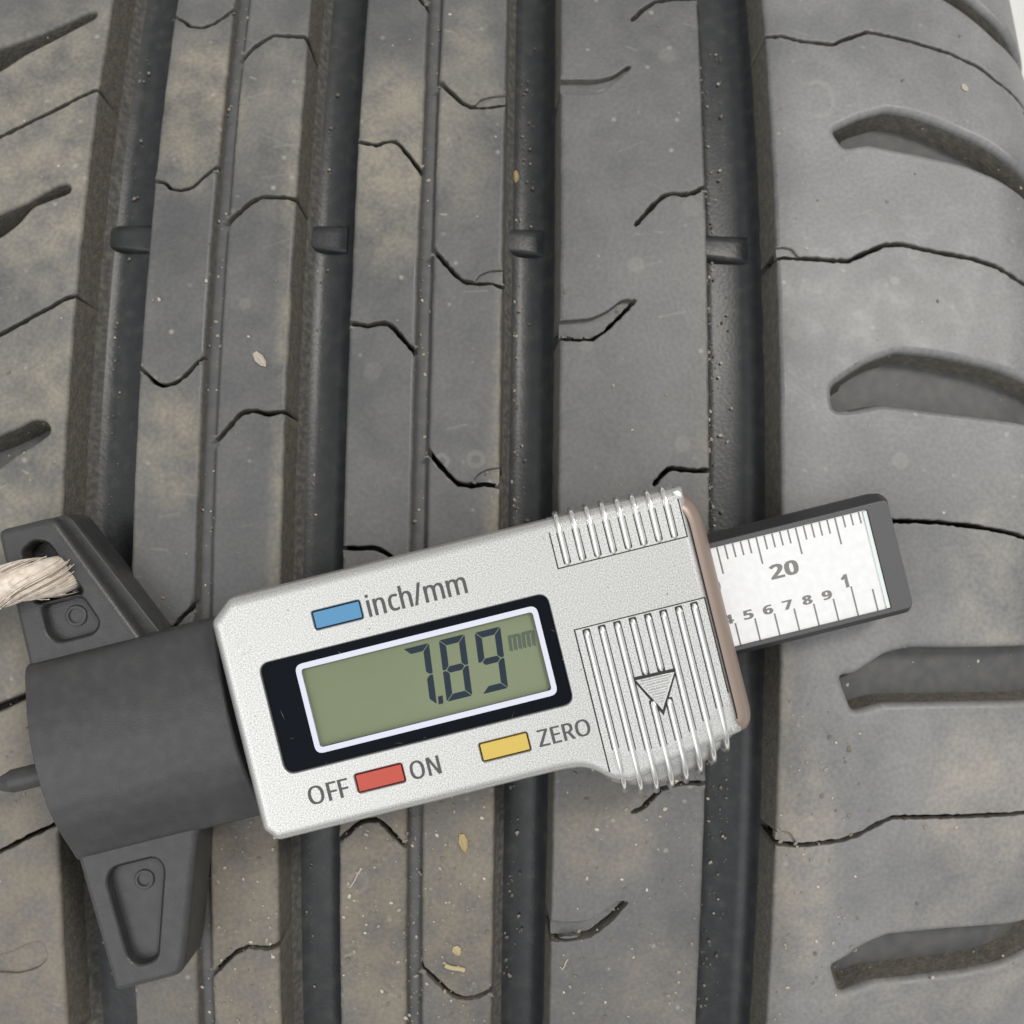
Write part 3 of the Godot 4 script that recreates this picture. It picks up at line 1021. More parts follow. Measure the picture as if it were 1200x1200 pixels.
	for side in [-1.0, 1.0]:
		m = Part.new()
		rows = []
		for i in 180:
			var s := TAU * R * i / 180.0
			var row := PackedVector3Array([tp(side * 97.6, s, -11.0), tp(side * 97.8, s, -8.0)])
			for k in 40:
				var u := lerpf(98.0, 176.0, k / 39.0)
				row.append(tp(side * u, s, -0.25 + (0.5 if u > 170 else 0.0)))
			for k in 20:   # the inner face
				row.append(tp(side * lerpf(176.0, 100.0, k / 19.0), s, -11.0))
			rows.append(row)
		m.grid(rows, true, false, -side)
		obj("sidewall", m, mats["sidewall_rubber"], tyre)


func minus_all(p: PackedVector2Array, cutters: Array) -> Array:
	var pieces := [p]
	for c in cutters:
		var next := []
		for q in pieces:
			next.append_array(Geometry2D.clip_polygons(q, c))
		pieces = next
	return pieces.filter(func(q): return not Geometry2D.is_polygon_clockwise(q))


func floor_strip(m: Part, line: Array) -> void:
	var rows := []
	var n := int((S_HI - S_LO) / 4.0)
	for i in n + 1:
		var s := lerpf(S_LO, S_HI, float(i) / n)
		var row := PackedVector3Array()
		for q in line:
			row.append(tp(q[0], s, q[1]))
		rows.append(row)
	m.grid(rows, false, false, -1.0)


func wear_bar(m: Part, u0: float, u1: float, s: float) -> void:
	var shape := [[-2.9, -8.3], [-2.5, -7.5], [-1.9, -6.95], [-1.2, -6.8], [0.8, -6.75], [1.2, -6.95], [1.6, -7.6], [1.7, -8.3]]
	var rows := []
	for k in 5:
		var row := PackedVector3Array()
		for q in shape:
			row.append(tp(lerpf(u0, u1, k / 4.0), s + q[0], lerpf(q[1], minf(q[1], -7.6), k * k / 16.0) + 0.1 * wob.get_noise_2d(q[0] * 2.0, k * 9.0 + u0)))
		rows.append(row)
	m.grid(rows, false, false, 1.0)
	for e in [0, 4]:
		for j in shape.size() - 1:
			var p: Vector3 = rows[e][j]
			var q: Vector3 = rows[e][j + 1]
			m.flat(p, q, (rows[e][0] + rows[e][shape.size() - 1]) / 2.0, Vector3(e - 2, 0, 0))


# ------------------------------------------------------------------ gauge
func box2(x0: float, z0: float, x1: float, z1: float) -> PackedVector2Array:
	return PackedVector2Array([Vector2(x0, z0), Vector2(x1, z0), Vector2(x1, z1), Vector2(x0, z1)])


func circle2(c: Vector2, r: float, n := 20) -> PackedVector2Array:
	var out := PackedVector2Array()
	for i in n:
		out.append(c + Vector2.from_angle(TAU * i / n) * r)
	return out


# lettering laid flat, its lower left corner at (x, z), fitted to a width and a cap height
func lettering(called: String, text: String, x: float, z: float, width: float, height: float, y: float, material: Material, parent: Node3D, turn := 0.0, bold := false) -> MeshInstance3D:
	var f := SystemFont.new()
	f.font_names = PackedStringArray(["Droid Sans"])
	if bold:
		f.font_weight = 700
	var tm := TextMesh.new()
	tm.text = text
	tm.font = f
	tm.font_size = 48
	tm.pixel_size = 0.001
	tm.depth = 0.004
	tm.curve_step = 1.0
	var box := tm.get_aabb()
	var o := MeshInstance3D.new()
	o.name = called
	var src := tm.get_mesh_arrays()
	var a := []
	a.resize(Mesh.ARRAY_MAX)
	var v: PackedVector3Array = src[Mesh.ARRAY_VERTEX]
	var nn: PackedVector3Array = src[Mesh.ARRAY_NORMAL]
	var ov := PackedVector3Array()
	var on := PackedVector3Array()
	var spin := Vector2.from_angle(turn)
	var ix := PackedInt32Array()
	for c in v.size() * 3:
		var i := c % v.size()
		var shift := (c / v.size() - 1) * 0.05
		var px := (v[i].x - box.position.x) / box.size.x * width + shift
		var pz := -(v[i].y - box.position.y) / box.size.y * height
		var py := (v[i].z - box.position.z) / box.size.z * 0.05 + absf(shift) * 0.04 + maxf(shift, 0.0) * 0.05
		ov.append(Vector3(x + px * spin.x - pz * spin.y, y + py, z + px * spin.y + pz * spin.x) * MM)
		on.append(Vector3(nn[i].x, nn[i].z, -nn[i].y))
	a[Mesh.ARRAY_VERTEX] = ov
	a[Mesh.ARRAY_NORMAL] = on
	for c in 3:
		for i in src[Mesh.ARRAY_INDEX]:
			ix.append(i + c * v.size())
	a[Mesh.ARRAY_INDEX] = ix
	var mesh := ArrayMesh.new()
	mesh.add_surface_from_arrays(Mesh.PRIMITIVE_TRIANGLES, a)
	mesh.surface_set_material(0, material)
	o.mesh = mesh
	parent.add_child(o, true)
	return o


func build_gauge() -> void:
	var g := thing("tread_depth_gauge", "silver digital tread depth gauge with black foot, reading 7.89 mm, lying on the tyre", "depth gauge")
	g.transform = Transform3D(Basis(Vector3(0.96660, 0.01394, -0.25592), Vector3(-0.00299, 0.99907, 0.04313), Vector3(0.25628, -0.04092, 0.96574)), Vector3(0.00694, -0.00081, 0.01639))
	gauge_body(g)
	gauge_display(g)
	gauge_grips(g)
	gauge_blade(g)
	gauge_foot(g)


const FACE := 13.8

func gauge_body(g: Node3D) -> void:
	var silver: Material = mats["silver_paint"]
	var outline := PackedVector2Array([Vector2(-24.75, -18.6), Vector2(29.55, -18.55), Vector2(29.55, 10.9), Vector2(15.5, 13.6), Vector2(13.35, 12.75), Vector2(11.0, 10.6), Vector2(8.2, 10.25), Vector2(-26.0, 10.25), Vector2(-27.45, 8.6), Vector2(-27.45, -16.4)])
	outline = rounded(outline, [0.6, 0.4, 0.4, 0.5, 0.8, 1.8, 1.6, 0.5, 0.5, 0.6])
	var screen := rounded(box2(-23.1, -10.25, 11.2, 2.85), 1.25)
	var blue := rounded(box2(-15.72, -14.72, -10.02, -12.55), 0.28, 4)
	var red := rounded(box2(-15.47, 4.76, -9.83, 6.96), 0.28, 4)
	var yellow := rounded(box2(-0.64, 4.77, 5.12, 6.95), 0.28, 4)
	var m := Part.new()
	slab(m, outline, 7.6, FACE, 1.35, [[screen, 0.5], [blue, 0.8], [red, 0.8], [yellow, 0.8]], 5, 1.25, true, 0.16)
	obj("front_shell", m, silver, g)
	m = Part.new()
	var back := rounded(PackedVector2Array([Vector2(-24.6, -18.2), Vector2(29.8, -18.1), Vector2(29.8, 11.0), Vector2(14.0, 11.2), Vector2(11.0, 9.9), Vector2(-26.0, 9.9), Vector2(-27.1, 8.5), Vector2(-27.1, -16.2)]), 0.6)
	slab(m, back, 0.3, 7.6, 0.1, [], 2)
	obj("back_shell", m, mats["shell_black"], g)
	m = Part.new()
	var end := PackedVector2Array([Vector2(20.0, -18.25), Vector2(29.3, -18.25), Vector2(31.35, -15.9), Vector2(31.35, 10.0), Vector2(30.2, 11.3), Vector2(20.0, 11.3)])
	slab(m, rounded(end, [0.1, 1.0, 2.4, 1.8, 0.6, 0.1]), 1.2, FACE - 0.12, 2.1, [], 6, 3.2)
	obj("end_cap", m, mats["end_brown"], g)
	for b in [[blue, "button_blue", "blue push button"], [red, "button_red", "red push button"], [yellow, "button_yellow", "yellow push button"]]:
		m = Part.new()
		var small: PackedVector2Array = Geometry2D.offset_polygon(ccw(b[0]), -0.13)[0]
		slab(m, small, FACE - 1.2, FACE - 0.1, 0.07, [], 3)
		var o := obj("button", m, mats[b[1]], g)
		o.set_meta("label", b[2])
		m = Part.new()
		cap(m, Geometry2D.offset_polygon(b[0], 0.05)[0], [], FACE - 0.78)
		obj("button_well", m, mats["seam_shade_black"], o)
	var ink: Material = mats["print_grey"]
	lettering("printed_text", "inch/mm", -9.25, -12.5, 11.65, 2.7, FACE + 0.003, ink, g)
	lettering("printed_text", "OFF", -21.15, 7.0, 4.7, 2.12, FACE + 0.003, ink, g)
	lettering("printed_text", "ON", -9.02, 7.0, 3.45, 2.12, FACE + 0.003, ink, g)
	lettering("printed_text", "ZERO", 6.2, 6.85, 6.1, 1.95, FACE + 0.003, ink, g)
	# little chips and specks of dirt on the face
	m = Part.new()
	for i in 70:
		var p := Vector2(rng.randf_range(-25.5, 27.5), rng.randf_range(-17, 8.6))
		if p.x > -23.5 and p.x < 11.6 and p.y > -10.6 and p.y < 3.2:
			continue
		var blot := PackedVector2Array()
		var sz := 0.03 + 0.09 * pow(rng.randf(), 3.0)
		for k in 7:
			blot.append(p + Vector2.from_angle(TAU * k / 7.0) * sz * rng.randf_range(0.5, 1.3))
		cap(m, ccw(blot), [], FACE + 0.004)
	obj("dirt_specks", m, mats["scale_print"], g).set_meta("kind", "stuff")
	# the faint round moulding mark by the screen
	m = Part.new()
	var rows := []
	for i in 28:
		var a := TAU * i / 28.0
		var row := PackedVector3Array()
		for q in [[0.72, 0.0], [0.77, 0.035], [0.82, 0.0]]:
			row.append(l3(Vector2(-24.25, -12.6) + Vector2.from_angle(a) * q[0], FACE - 0.004 + q[1]))
		rows.append(row)
	m.grid(rows, true, false, -1.0)
	obj("mould_mark", m, silver, g)


func flat_part(called: String, outline: PackedVector2Array, holes: Array, y: float, material: Material, parent: Node3D) -> MeshInstance3D:
	var m := Part.new()
	slab(m, outline, y - 0.03, y, 0.0, [])
	if holes.size():
		m = Part.new()
		cap(m, ccw(outline), holes, y)
	return obj(called, m, material, parent)


func gauge_display(g: Node3D) -> void:
	var base := FACE - 0.5
	var m := Part.new()
	var panel := rounded(box2(-23.2, -10.35, 11.3, 2.95), 1.3)
	slab(m, panel, base - 0.9, base + 0.08, 0.0, [[rounded(box2(-18.58, -8.53, 9.1, 0.82), 0.42), 0.7]])
	var display := obj("display", m, mats["panel_black"], g)
	var outer := rounded(box2(-19.2, -9.18, 9.72, 1.47), 0.95)
	var inner := rounded(box2(-18.58, -8.53, 9.1, 0.82), 0.42)
	m = Part.new()
	slab(m, outer, base + 0.08, base + 0.13, 0.0, [[inner, 0.75]])
	obj("screen_frame", m, mats["frame_white"], display)
	flat_part("screen", Geometry2D.offset_polygon(ccw(inner), 0.1)[0], [], base - 0.5, mats["lcd_green"], display)
	var y := base - 0.46
	digit("7", Vector2(-6.55, -7.84), y, display)
	digit("8", Vector2(-2.28, -7.84), y, display)
	digit("9", Vector2(1.98, -7.70), y, display)
	flat_part("decimal_point", pv([[-3.98, -1.52], [-3.42, -1.52], [-3.55, -0.62], [-4.1, -0.62]]), [], y, mats["lcd_ink"], display)
	# mm: upright strokes, with the second faint image that the glass gives
	for ghost in 2:
		var s := Part.new()
		var off := Vector2(0.2, 0.12) * ghost
		for k in 2:
			var x := 5.62 + k * 1.62
			for i in 3:
				var a := Vector2(x + i * 0.56, -6.42) + off
				cap(s, ccw(PackedVector2Array([a, a + Vector2(0.17, 0), a + Vector2(-0.02, 1.75), a + Vector2(-0.19, 1.75)])), [], y + 0.004 * (1 - ghost))
			for i in 2:
				var a := Vector2(x + 0.17 + i * 0.56, -6.42) + off
				cap(s, ccw(PackedVector2Array([a, a + Vector2(0.39, 0), a + Vector2(0.37, 0.2), a + Vector2(-0.02, 0.2)])), [], y + 0.004 * (1 - ghost))
		obj("unit_symbol", s, mats["lcd_faint_ink"], display)
	# hairline scratches on the black surround
	m = Part.new()
	for i in 26:
		var p := Vector2(rng.randf_range(-22.8, 10.8), rng.randf_range(-10.0, 2.6))
		if p.x > -19.4 and p.x < 9.9 and p.y > -9.4 and p.y < 1.7:
			continue
		var d := Vector2.from_angle(rng.randf_range(0, PI)) * rng.randf_range(0.2, 1.5)
		var w := d.orthogonal().normalized() * rng.randf_range(0.01, 0.025)
		cap(m, ccw(PackedVector2Array([p - w, p + d * 0.5 - w * 1.5, p + d, p + d * 0.5 + w * 1.5])), [], base + 0.15)
	var o := obj("scratches", m, mats["lcd_faint_ink"], display)
	o.set_meta("kind", "stuff")


func digit(c: String, at: Vector2, y: float, parent: Node3D) -> void:
	var w := 3.05
	var h := 7.15
	var t := 0.74
	var e := 0.07
	var mid := h / 2
	var segs := {
		"a": [[e, 0], [w - e, 0], [w - t - e, t], [t + e, t]],
		"b": [[w, e], [w, mid - e], [w - t * 0.5, mid - e], [w - t, mid - t * 0.5 - e], [w - t, t + e]],
		"c": [[w, mid + e], [w, h - e], [w - t, h - t - e], [w - t, mid + t * 0.5 + e], [w - t * 0.5, mid + e]],
		"d": [[t + e, h - t], [w - t - e, h - t], [w - e, h], [e, h]],
		"e": [[0, mid + e], [t * 0.5, mid + e], [t, mid + t * 0.5 + e], [t, h - t - e], [0, h - e]],
		"f": [[0, e], [t, t + e], [t, mid - t * 0.5 - e], [t * 0.5, mid - e], [0, mid - e]],
		"g": [[t * 0.55 + e, mid], [t + e, mid - t * 0.5], [w - t - e, mid - t * 0.5], [w - t * 0.55 - e, mid], [w - t - e, mid + t * 0.5], [t + e, mid + t * 0.5]],
	}
	var lit: String = {"7": "abc", "8": "abcdefg", "9": "abcdfg"}[c]
	for s in lit:
		var p := PackedVector2Array()
		for q in segs[s]:
			p.append(at + Vector2(q[0] - 0.115 * q[1], q[1]))
		flat_part("digit_segment", rounded(p, 0.12, 3), [], y, mats["lcd_ink"], parent)


func gauge_grips(g: Node3D) -> void:
	var silver: Material = mats["grip_silver"]
	# upper grip: a plate let into the face and over the top edge
	var up := Part.new()
	var prof := [[-12.75, FACE + 0.03], [-16.9, FACE + 0.03], [-17.6, FACE - 0.12], [-18.2, FACE - 0.5], [-18.6, FACE - 1.2], [-18.68, FACE - 2.4]]
	plate(up, 13.28, 28.5, prof)
	var grip := obj("upper_grip", up, mats["grip_plate"], g)
	var seam := Part.new()
	plate(seam, 13.12, 28.66, [[-12.6, FACE + 0.012], [-16.9, FACE + 0.012], [-17.6, FACE - 0.14], [-18.2, FACE - 0.52], [-18.6, FACE - 1.22], [-18.66, FACE - 2.4]])
	obj("seam", seam, mats["seam_shade_black"], grip)
	for k in 8:
		var x := 14.42 + k * 1.82
		var m := Part.new()
		var path := PackedVector3Array()
		path.append(Vector3(x + 0.0, FACE - 0.06, -12.85))
		path.append(Vector3(x, FACE + 0.05, -13.0))
		for q in [[-13.6, 0.07], [-16.7, 0.07], [-17.6, -0.03], [-18.3, -0.36], [-18.85, -1.1], [-18.95, -2.4]]:
			path.append(Vector3(x + rng.randf_range(-0.02, 0.02), FACE + q[1], q[0]))
		tube(m, path, [0.18, 0.31, 0.36, 0.37, 0.37, 0.36, 0.34, 0.3], 10)
		obj("ridge", m, silver, grip)
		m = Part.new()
		cap(m, rounded(box2(x - 0.45, -16.85, x + 0.45, -12.95), 0.2, 3), [], FACE + 0.036)  # black strip on the plate paints the shade along both ridge sides
		obj("ridge_shade", m, mats["seam_shade_black"], grip)
	# lower grip: a thumb pad that curves down past the body's edge
	var low := Part.new()
	var rows := []
	var nx := 28
	for i in nx + 1:
		var f := float(i) / nx
		var x := lerpf(13.4, 28.72, f)
		rows.append(pad_row(x, pad_end(x), FACE + 0.03))
	low.grid(rows, false, false, 1.0)
	var first: PackedVector3Array = rows[0]
	var last: PackedVector3Array = rows[nx]
	for side in [first, last]:
		for j in side.size() - 1:
			var d := Vector3(side[0].x, 0, 0) - Vector3(21 * MM, 0, 0)
			low.flat(side[j], side[j + 1], Vector3(side[j + 1].x, 7.0 * MM, side[j + 1].z), d)
			low.flat(side[j], Vector3(side[j + 1].x, 7.0 * MM, side[j + 1].z), Vector3(side[j].x, 7.0 * MM, side[j].z), d)
	var pad := obj("lower_grip", low, mats["grip_plate"], g)
	seam = Part.new()
	cap(seam, ccw(PackedVector2Array([Vector2(13.22, -5.42), Vector2(28.9, -5.42), Vector2(28.9, 6.0), Vector2(13.22, 6.0)])), [], FACE + 0.012)
	cap(seam, ccw(PackedVector2Array([Vector2(13.22, 5.9), Vector2(13.39, 5.9), Vector2(13.39, 11.6), Vector2(13.22, 11.6)])), [], FACE + 0.01)
	obj("seam", seam, mats["seam_shade_black"], pad)
	for k in 8:
		var x := 14.62 + k * 1.83
		var spans := [[-5.0, 99.0]]
		if k == 3:
			spans = [[-5.0, 1.7], [4.8, 99.0]]
		if k == 4:
			spans = [[-5.0, 1.7], [5.0, 99.0]]
		for sp in spans:
			var m := Part.new()
			var path := PackedVector3Array()
			var rr := []
			var ze := pad_end(x) + 0.75
			var z: float = sp[0]
			while z < minf(sp[1], ze - 0.05):
				path.append(Vector3(x, pad_y(z, ze) + FACE + 0.06, z))
				rr.append(0.37 if z > sp[0] + 0.2 and z < sp[1] - 0.3 else 0.2)
				z += 0.35
			if sp[1] > 50.0:
				path.append(Vector3(x, FACE - 4.6, ze))
				path.append(Vector3(x, FACE - 6.2, ze - 0.3))
				rr.append(0.36)
				rr.append(0.3)
			tube(m, path, rr, 10)
			obj("ridge", m, silver, pad)
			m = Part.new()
			cap(m, rounded(box2(x - 0.46, sp[0] - 0.16, x + 0.46, minf(sp[1] + 0.1, ze - 5.9)), 0.2, 3), [], FACE + 0.036)  # shade beside the ridge, laid on the pad as a black strip
			obj("ridge_shade", m, mats["seam_shade_black"], pad)
	for q in [[9.55, 10.9], [11.6, 12.1]]:   # two ridge ends of the shell behind
		var m := Part.new()
		tube(m, PackedVector3Array([Vector3(q[0], 8.5, q[1] - 1.4), Vector3(q[0], 8.3, q[1] - 0.2), Vector3(q[0], 7.6, q[1] + 0.35), Vector3(q[0], 6.0, q[1] + 0.4)]), 0.36, 10)
		obj("ridge", m, silver, pad)
	# triangle mark with cross bars
	var tri := PackedVector2Array([Vector2(18.75, 1.95), Vector2(23.35, 2.1), Vector2(20.95, 6.1)])
	var m := Part.new()
	cap(m, ccw(PackedVector2Array([Vector2(18.3, 1.6), Vector2(23.8, 1.75), Vector2(20.95, 6.75)])), [], FACE + 0.045)
	var mark := obj("triangle_mark", m, mats["seam_shade_black"], pad)
	m = Part.new()
	slab(m, tri, FACE, FACE + 0.3, 0.1, [], 2)
	obj("triangle_face", m, mats["grip_plate"], mark)
	for k in 5:
		var z := 2.35 + k * 0.62
		var f := (z - 2.0) / 4.1
		m = Part.new()
		tube(m, PackedVector3Array([Vector3(lerpf(18.75, 20.95, f) + 0.35, FACE + 0.32, z), Vector3(lerpf(23.35, 20.95, f) - 0.35, FACE + 0.32, z)]), 0.2, 8)
		obj("cross_bar", m, silver, mark)


func plate(m: Part, x0: float, x1: float, prof: Array) -> void:
	var rows := []
	for x in [x0, x1]:
		var row := PackedVector3Array()
		for q in prof:
			row.append(Vector3(x, q[1], q[0]) * MM)
		rows.append(row)
	m.grid(rows, false, false, -1.0)
	for x in [x0, x1]:
		for j in prof.size() - 1:
			var a := Vector3(x, prof[j][1], prof[j][0]) * MM
			var b := Vector3(x, prof[j + 1][1], prof[j + 1][0]) * MM
			var d := Vector3(x - (x0 + x1) / 2, 0, 0)
			m.flat(a, b, b - Vector3(0, 0.02 * MM, 0), d)
			m.flat(a, b - Vector3(0, 0.02 * MM, 0), a - Vector3(0, 0.02 * MM, 0), d)


func pad_end(x: float) -> float:
	var f := (x - 13.4) / 15.3
	return 13.75 + 1.75 * sin(PI * pow(clampf(f, 0, 1), 0.85)) - 1.9 * f * f * f


func pad_y(z: float, ze: float) -> float:
	var z0 := ze - 5.2
	if z < z0:
		return 0.0
	var q := clampf((z - z0) / 5.2, 0.0, 1.0)
	return -4.4 * (1.0 - sqrt(maxf(1.0 - q * q, 0.0)))


func pad_row(x: float, ze: float, y: float) -> PackedVector3Array:
	var row := PackedVector3Array()
	row.append(Vector3(x, y, -5.28) * MM)
	row.append(Vector3(x, y, ze - 5.4) * MM)
	for k in 15:
		var a := PI * 0.5 * k / 14.0
		row.append(Vector3(x, y - 4.4 * (1.0 - cos(a)), ze - 5.2 + 5.2 * sin(a)) * MM)
	row.append(Vector3(x, 6.6, ze) * MM)
	return row


func gauge_blade(g: Node3D) -> void:
	var m := Part.new()
	var side := Part.new()
	var top := 6.35
	var outline := rounded(PackedVector2Array([Vector2(-20, -11.62), Vector2(54.5, -11.62), Vector2(55.4, -10.7), Vector2(55.4, 2.9), Vector2(54.6, 3.75), Vector2(-20, 3.75)]), [0, 0.5, 0.5, 0.4, 0.4, 0])
	var face := rounded(PackedVector2Array([Vector2(-20, -10.72), Vector2(54.2, -10.72), Vector2(54.75, -10.3), Vector2(54.75, 2.5), Vector2(54.3, 2.95), Vector2(-20, 2.95)]), [0, 0.5, 0.5, 0.4, 0.4, 0])
	# flanks lean in towards the face
	outline = ccw(outline)
	face = ccw(face)
	var mo := miters(outline)
	var no := []
	for q in mo:
		no.append((Vector3(q.x, 0.22, q.y)).normalized())
	var n := outline.size()
	for i in n:
		var j := (i + 1) % n
		side.quad(l3(outline[i], 1.6), l3(outline[j], 1.6), l3(outline[j], 4.4), l3(outline[i], 4.4), no[i], no[j], no[j], no[i])
		side.quad(l3(outline[i], 4.4), l3(outline[j], 4.4), l3(face[j], top - 0.15), l3(face[i], top - 0.15), no[i], no[j], no[j], no[i])
	var win := rounded(box2(-18, -10.08, 52.05, 2.42), 0.18, 3)
	slab(m, face, top - 0.15, top, 0.15, [[win, 0.45]], 3, -1.0, false, 0.06)
	var blade := obj("scale_blade", [m, side], [mats["blade_frame"], mats["blade_side"]], g)
	var y := top - 0.4
	m = Part.new()
	slab(m, Geometry2D.offset_polygon(ccw(win), -0.03)[0], y - 0.3, y, 0.0)
	var plate_o := obj("scale_plate", m, mats["scale_plate"], blade)
	var ink: Material = mats["scale_print"]
	y += 0.02
	m = Part.new()
	for k in 40:   # millimetre lines, fainter towards the end
		var x := 33.05 + (k - 15) * 1.0
		if x > 51.6 or x < 20:
			continue
		var length := 3.35 if (k % 5) == 0 else 1.75
		if k > 30:
			length = 1.45
		cap(m, box2(x - 0.1, -10.0, x + 0.1, -10.0 + length), [], y)
	for k in 12:   # tenths of an inch
		var x := 33.0 + (k - 4) * 2.492
		if x < 20 or x > 51.5:
			continue
		var length := 3.7 if k == 10 else 2.75
		cap(m, box2(x - 0.1, 2.38 - length, x + 0.1, 2.38), [], y)
	obj("scale_lines", m, ink, plate_o).set_meta("kind", "stuff")
	m = Part.new()
	slab(m, box2(51.5, -9.95, 52.0, 2.36), y - 0.02, y + 0.2, 0.06, [], 2)
	obj("cover_edge", m, mats["cover_edge"], plate_o)
	for q in [["20", 38.7, -4.45, 3.5, 1.8], ["10", 28.8, -4.45, 3.5, 1.8]]:
		lettering("scale_number", q[0], q[1], q[2], q[3], q[4], y - 0.03, ink, plate_o, 0.0, true)
	for k in 6:
		lettering("scale_number", str(4 + k), 31.75 + k * 2.495, -0.45, 1.15, 1.12, y - 0.03, ink, plate_o, 0.0, true)
	lettering("scale_number", "1", 47.0, -1.3, 0.72, 1.65, y - 0.03, ink, plate_o, 0.0, true)


func gauge_foot(g: Node3D) -> void:
	var plastic: Material = mats["foot_plastic"]
	var top := 6.5
	# both wings are one flat plate that runs under the saddle
	var plate_outline := PackedVector2Array([Vector2(-52.4, -33.4), Vector2(-45.3, -33.4), Vector2(-38.0, -15.6), Vector2(-36.0, -14.0), Vector2(-36.0, 7.4), Vector2(-37.4, 8.6), Vector2(-42.3, 22.4), Vector2(-43.6, 25.1), Vector2(-51.9, 25.2), Vector2(-52.5, 8.0), Vector2(-52.6, -16.0)])
	var radii := [1.0, 1.2, 0.4, 0.3, 0.3, 0.4, 1.0, 0.9, 0.7, 0.5, 0.5]
	var hole := rounded(pv([[-49.9, -30.1], [-48.3, -31.0], [-46.7, -30.4], [-44.0, -23.75], [-44.3, -23.35], [-49.6, -23.6], [-50.1, -24.6]]), 0.6, 4)
	var recess := rounded(pv([[-49.3, -22.95], [-44.2, -22.95], [-42.9, -19.4], [-43.9, -18.35], [-48.4, -18.35], [-49.3, -19.6]]), 0.7, 4)
	var slot := rounded(pv([[-48.6, 10.3], [-43.2, 10.3], [-42.5, 11.7], [-46.0, 22.4], [-48.3, 22.6], [-49.3, 21.4], [-49.6, 11.6]]), 0.9, 4)
	var m := Part.new()
	slab(m, rounded(plate_outline, radii, 4), 3.4, top, 0.9, [[hole, 3.1], [recess, 1.3], [slot, 1.5]], 5, 0.75, true, 0.4)
	var foot := obj("foot", m, plastic, g)
	# a wider skirt under the wings, as the draught of the moulding
	m = Part.new()
	var skirt := PackedVector2Array([Vector2(-52.6, -33.6), Vector2(-44.2, -33.6), Vector2(-36.6, -16.6), Vector2(-35.2, -14.4), Vector2(-36.4, 7.4), Vector2(-37.6, 8.9), Vector2(-42.4, 22.4), Vector2(-43.7, 25.2), Vector2(-52.1, 25.7), Vector2(-52.75, 8.0), Vector2(-52.8, -16.0)])
	var skirt_r := rounded(skirt, radii, 4)
	slab(m, skirt_r, -1.3, 4.3, 0.35, [[hole, 3.7]], 3, 1.2)
	obj("skirt", m, plastic, foot)
	for q in [[recess, 1.3, Vector2(-45.9, -20.9), 1.35], [slot, 1.5, Vector2(-45.7, 12.9), 1.25]]:
		m = Part.new()
		var under: PackedVector2Array = Geometry2D.offset_polygon(ccw(q[0]), 0.1)[0]
		cap(m, under, [], top - q[1] + 0.01)
		var o := obj("recess_floor", m, plastic, foot)
		m = Part.new()
		slab(m, circle2(q[2], q[3]), top - q[1], top - q[1] + 0.28, 0.16, [[circle2(q[2], q[3] - 0.42), 0.2]], 3)
		obj("pin_mark", m, plastic, o)
	# saddle: a hump swept along the gauge
	m = Part.new()
	var prof := []
	for q in [[-16.55, 1.0], [-16.55, 6.4], [-16.2, 7.2], [-15.4, 7.9], [-13.5, 8.7], [-11.0, 9.7], [-8.5, 10.4], [-5.5, 10.8], [-2.5, 10.75], [0.5, 10.3], [3.0, 9.4], [5.2, 8.2], [6.6, 7.3], [7.6, 6.75], [8.4, 6.3], [8.5, 1.0]]:
		prof.append(Vector2(q[0], q[1]))
	var c := Curve2D.new()
	for i in prof.size():
		var tan: Vector2 = (prof[mini(i + 1, prof.size() - 1)] - prof[maxi(i - 1, 0)]) * 0.16 if i > 1 and i < prof.size() - 2 else Vector2.ZERO
		c.add_point(prof[i], -tan, tan)
	var pts := PackedVector2Array()
	var bl := c.get_baked_length()
	for k in 61:
		pts.append(c.sample_baked(bl * k / 60.0))
	var rows := []
	for x in [[-52.05, -0.55], [-52.45, -0.12], [-52.55, 0.0], [-52.4, 0.06], [-40.0, 0.06], [-29.2, 0.06], [-28.95, 0.0], [-28.8, -0.25]]:
		var row := PackedVector3Array()
		for q in pts:
			row.append(Vector3(x[0], maxf(q.y + x[1], 0.8), q.x) * MM)
		rows.append(row)
	m.grid(rows, false, false, -1.0)
	for e in [0, rows.size() - 1]:
		var d := Vector3(-1, 0, 0) if e == 0 else Vector3(1, 0, 0)
		for j in pts.size() - 1:
			var a: Vector3 = rows[e][j]
			var b: Vector3 = rows[e][j + 1]
			m.flat(a, b, Vector3(b.x, 0.8 * MM, b.z), d)
			m.flat(a, Vector3(b.x, 0.8 * MM, b.z), Vector3(a.x, 0.8 * MM, a.z), d)
	obj("saddle", m, plastic, foot)
	# probe pin poking out of the end
	m = Part.new()
	tube(m, PackedVector3Array([Vector3(-60.2, 5.2, -2.9), Vector3(-59.9, 5.2, -2.9), Vector3(-58.7, 5.2, -2.9), Vector3(-58.55, 5.2, -2.9), Vector3(-52.0, 5.2, -2.9), Vector3(-40.0, 5.2, -2.9)]), [0.75, 0.95, 1.35, 1.45, 1.45, 1.45], 24)
	obj("probe_pin", m, plastic, g)


